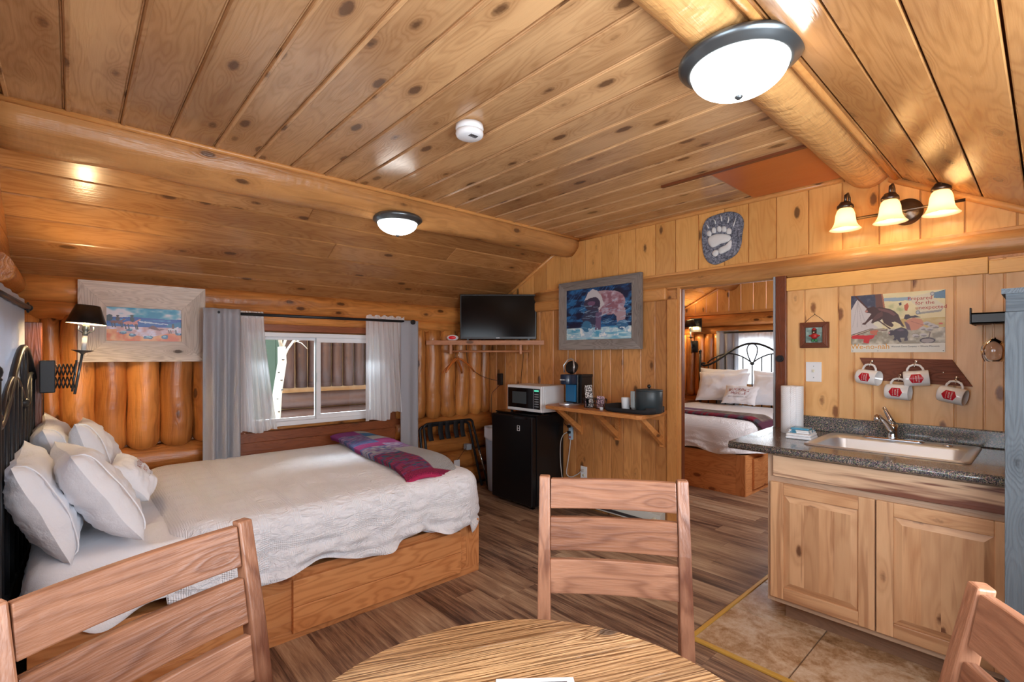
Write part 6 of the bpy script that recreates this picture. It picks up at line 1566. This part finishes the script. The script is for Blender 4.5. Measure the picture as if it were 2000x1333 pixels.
def make_chair(label):
    t = thing('dining_chair', label, 'chair', (0, 0, 0), 0, 'slat-back wooden chairs around the round table')
    W = .218
    for s in (-1, 1):
        b = B(); loft(b, [((s * (W - .020), -.235, 0), .017, .019), ((s * (W - .018), -.205, .42), .020, .022), ((s * (W - .019), -.212, .52), .020, .021), ((s * (W - .017), -.255, .80), .0175, .017), ((s * (W - .015), -.297, 1.005), .016, .013)]); b.build('back_post', 'acacia', t, bevel=.004)
        b = B(); loft(b, [((s * (W - .024), .185, 0), .016, .016), ((s * (W - .024), .188, .43), .021, .021)]); b.build('front_leg', 'acacia', t, bevel=.004)
        b = B(); b.box(s * (W - .018) - .010, s * (W - .018) + .010, -.19, .17, .37, .425, g='y'); b.build('side_rail', 'acacia', t, bevel=.002)
    def slat(z0, z1, y0, y1):
        b = B(); n = 12; hw = W - .034
        vs = []
        for i in range(n + 1):
            x = -hw + 2 * hw * i / n; c_ = -.014 * (1 - (x / hw) ** 2)
            for (yy, zz) in ((y0 - .0095, z0), (y0 + .0095, z0), (y1 + .0095, z1), (y1 - .0095, z1)): vs.append((x, yy + c_, zz))
        fs = [(i * 4 + k, i * 4 + (k + 1) % 4, i * 4 + 4 + (k + 1) % 4, i * 4 + 4 + k) for i in range(n) for k in range(4)] + [(3, 2, 1, 0), tuple(n * 4 + k for k in range(4))]
        b.add(vs, fs, 'x', 0, False); return b.build('back_slat', 'acacia', t, bevel=.003)
    slat(.912, .998, -.279, -.294); slat(.794, .888, -.256, -.273); slat(.676, .770, -.235, -.250)
    b = B(); b.box(-W, W, -.19, .215, .425, .452, g='y'); b.build('seat', 'acacia', t, bevel=.006, seg=3)
    b = B(); b.box(-W + .04, W - .04, .178, .198, .36, .425); b.build('front_rail', 'acacia', t, bevel=.002)
    b = B(); b.box(-W + .03, W - .03, -.225, -.205, .37, .425); b.build('back_rail', 'acacia', t, bevel=.002)
    b = B(); b.box(-W + .03, W - .03, -.02, 0, .15, .175); b.build('stretcher', 'acacia', t, bevel=.002)
    return t
def chair_place(Pm, f):  # Pm: middle of the back's top; f: facing
    f = Vector((f[0], f[1])); f.normalize(); p = Vector((Pm[0], Pm[1])) + f * .296
    return (p.x, p.y, 0), math.atan2(f.y, f.x) - PI / 2
ch = make_chair('slat-back wooden chair standing on the far side of the round table, back towards the doorway')
l, r = chair_place((1.208, .885), (-.77, -.64)); ch.location = l; ch.rotation_euler = (0, 0, r)
l, r = chair_place((.097, 1.137), (.392, -.92)); dup(ch, l, r, 'slat-back wooden chair beside the bed, cropped at the lower left of the view')
l, r = chair_place((.905, -.022), (-.47, .88)); dup(ch, l, r, 'slat-back wooden chair by the barnwood cabinet, only its back corner in view')

# ---------------------------------------------------------------- bedroom beyond the doorway
bed2 = thing('bed', 'pine platform bed with dark arched metal headboard, seen through the doorway', 'bed', (5.8, 2.65, 0))
def platform2(root, x0, x1, y0, y1, h):
    b = B(); b.box(x0, x0 + .02, y0 + .09, y1, 0, h * .45, g='y'); b.box(x0, x0 + .02, y0 + .09, y1, h * .45, h, g='y'); b.box(x0 - .001, x0 + .02, y0, y0 + .09, 0, h, g='z'); b.build('foot_board', 'bedwood', root, bevel=.002)
    b = B(); b.box(x0 + .02, x1, y0, y0 + .02, 0, h, g='x'); b.build('side_board', 'bedwood', root, bevel=.002); b = B(); b.box(x0 + .02, x1, y1 - .02, y1, 0, h, g='x'); b.build('side_board', 'bedwood', root)
    b = B(); b.box(x0 + .16, x1 - .3, y0 - .022, y0 - .0005, .05, h - .05, g='x'); b.build('drawer', 'bedwood', root, bevel=.003)
    b = B(); b.box(x0 + .02, x1, y0 + .02, y1 - .02, h - .03, h - .01); b.build('slat_deck', 'bedwood', root)
platform2(bed2, 4.82, 6.66, 1.97, 3.42, .40)
headboard(bed2, 6.70, 2.65, .72, 1.225, 1.53, .5, r=.014, nsp=11)
b = B(); bedspread(b, 4.84, 6.66, 1.99, 3.40, .66, .07, lambda *a: .14, crown=0, rc=.06, nper=160, ntop=6, ndown=5); tag(b.build('mattress', 'sheet'), 'mattress under the white bedspread of the bed beyond the doorway', 'mattress')
b = B(); bedspread(b, 4.77, 6.60, 1.92, 3.47, .715, .11, lambda px, py, nx, ny: (.19 + .02 * math.sin(py * 12 + px * 9)), flare=.03, crown=.02, rc=.12, seed=9, nper=260)
tag(b.build('bedspread', 'cover'), 'white seersucker bedspread on the bed beyond the doorway', 'bedspread')
G = 'pillows on the bedroom bed'
def p2(name, label, c, w, h, t_, lean, yaw=0, seed=0, g=G):
    th = thing(name, label, 'pillow', (c[0], c[1], c[2] - h / 2), 0, g)
    Mx = Matrix.Translation(c) @ Matrix.Rotation(PI, 4, 'Z') @ Matrix.Rotation(yaw, 4, 'Z') @ Matrix.Rotation(-lean, 4, 'Y') @ Matrix(((0, 0, 1), (1, 0, 0), (0, 1, 0))).to_4x4()
    pillow_mesh(w, h, t_, Mx, seed, 22).build('pillowcase', 'pillow', th); return th, Mx
p2('pillow', 'white pillow at the back left of the bedroom bed, against the metal headboard', (6.57, 3.00, .985), .66, .44, .17, .30, seed=11)
p2('pillow', 'large white pillow in front on the left of the bedroom bed', (6.43, 2.93, .95), .66, .42, .18, .42, .1, seed=12)
p2('pillow', 'white pillow at the back right of the bedroom bed, partly behind the door jamb', (6.57, 2.28, .965), .66, .44, .17, .30, seed=13)
p2('pillow', 'white front pillow on the right of the bedroom bed, cut off by the jamb', (6.43, 2.24, .93), .66, .42, .18, .42, -.1, seed=14)
th, Mx = p2('throw_pillow', 'white lettered throw pillow in the middle of the bedroom bed', (6.18, 2.59, .875), .42, .27, .12, .62, 0, 15, None)
def onp2(v): return Vector((v.x, v.y, .062 - .22 * v.x * v.x - .7 * v.y * v.y))
text('BUCKING', .052, 'ink_red', th, 'lettering', Mx @ Matrix.Translation((0, .045, 0)), bend=lambda v: onp2(Vector((v.x, v.y, 0))), arc=.5, spacing=1.15); text('MOOSE', .050, 'ink_red', th, 'lettering', Mx @ Matrix.Translation((0, -.008, 0)), bend=onp2, spacing=1.15)
text('WEST YELLOWSTONE, MT', .018, 'ink_dark', th, 'lettering', Mx @ Matrix.Translation((0, -.058, 0)), bend=onp2, spacing=1.1)
# throw on the second bed
th = thing('throw_blanket', 'folded red and grey striped knit throw across the bed beyond the doorway', 'blanket', (5.3, 2.6, .73)); cols = []
def f2(u, v):
    s, t_ = v, u; y = 3.46 - s * 1.60; x = 5.10 + .40 * t_ - .10 * s; z = .748 - .012 * (abs(2 * t_ - 1) ** 6)
    for e in (3.36, 1.98):
        pass
    if y > 3.38: z -= (y - 3.38) ** 2 * 3
    if y < 2.03: q = 2.03 - y; z -= q * q * 4.2; 
    ln = int(s * 60); rr = random.Random(ln * 3 + int(t_ * 5)).random()
    RD_ = ((176, 24, 60), (140, 40, 80), (96, 96, 110))[int(rr * 2.99)]; PK = ((170, 120, 150), (150, 100, 150), (120, 110, 130))[int(rr * 2.99)]; TN = ((150, 130, 120), (170, 152, 136), (130, 110, 104))[int(rr * 2.99)]; WH = (214, 206, 206)
    c = RD_ if t_ < .24 else (WH if t_ < .38 and s < .55 else (TN if s > .52 else PK))
    if t_ > .90: c = (186, 40, 90) if s < .5 else TN
    if s > .96: c = (120, 60, 90)
    cols.extend([lin(c[0]), lin(c[1]), lin(c[2]), 1.0]); return (x, y, z)
b = B(); b.grid(f2, 24, 80, wcf=lambda u, v: (v * 1.6, u * .4, 0)); b.col = cols; b.build('knit_layer', 'knit', th, solid=.016)
t = thing('curtain_rod', 'black rod over the bedroom window', 'curtain rod', (6.72, 2.5, 1.68)); b = B(); b.cyl((6.76, 3.05, 1.690), (6.76, 1.7, 1.690), .014, n=10); b.build('rod', 'iron', t); b = B(); b.box(6.76, 6.85, 3.0, 3.012, 1.68, 1.692); b.build('bracket', 'iron', t)
t = thing('drape', 'grey drape left of the bedroom window', 'curtain', (6.76, 3.05, 0)); drape(t, 'cloth', 'drape', (6.765, 3.17), (6.765, 2.86), 1.715, .30, .035, 3, seed=1.2)
t = thing('sheer_curtain', 'white sheer curtain gathered over the bedroom window', 'curtain', (6.8, 2.4, 1.0)); drape(t, 'cloth', 'sheer', (6.79, 2.97), (6.79, 1.95), 1.70, .98, .02, 14, seed=2, solid=0)
b = B(); b.grid(lambda u, v: (6.775 + .008 * math.sin(u * 80), 2.95 - u * 1.0, 1.66 - v * (.30 + .035 * math.sin(u * 30))), 100, 4); b.build('lace_valance', 'sheer', t)
t = thing('framed_picture', 'tiny black-framed picture on the bedroom log wall', 'picture', (6.76, 3.46, 1.72)); Mx = face(6.765, 3.46, 1.81, '-x')
mitre_frame(t, Mx, .165, .20, .03, .03, .035, .035, .02, 'ink_black'); c = Can(16, 18, (90, 84, 70)); mixp(c, (c.fb(4, 4, 5) - .3) * 3, (60, 70, 60), (216, 206, 170)); print_mesh(c, 'print', t, Mx, .11, .135, .006)
wall_lamp((6.78, 3.50, 1.50), PI, 'black wall lamp glowing in the bedroom beside the doorway casing')
t = thing('nightstand', 'brown wooden nightstand beside the bedroom bed', 'nightstand', (6.55, 3.70, 0))
b = B(); b.box(6.33, 6.80, 3.47, 3.93, .70, .725, g='y'); b.build('top_board', 'closet', t, bevel=.003); b = B(); b.box(6.36, 6.78, 3.50, 3.90, .40, .70, g='y'); b.build('case', 'closet', t)
b = B(); b.box(6.345, 6.36, 3.52, 3.88, .44, .67, g='y'); d = b.build('drawer', 'closet', t, bevel=.002); b = B(); b.sphere((6.338, 3.70, .555), .013, 10); b.build('knob', 'iron', d)
for x in (6.38, 6.76):
    for y in (3.52, 3.88):
        b = B(); b.box(x - .02, x + .02, y - .02, y + .02, 0, .40, g='z'); b.build('leg', 'closet', t)
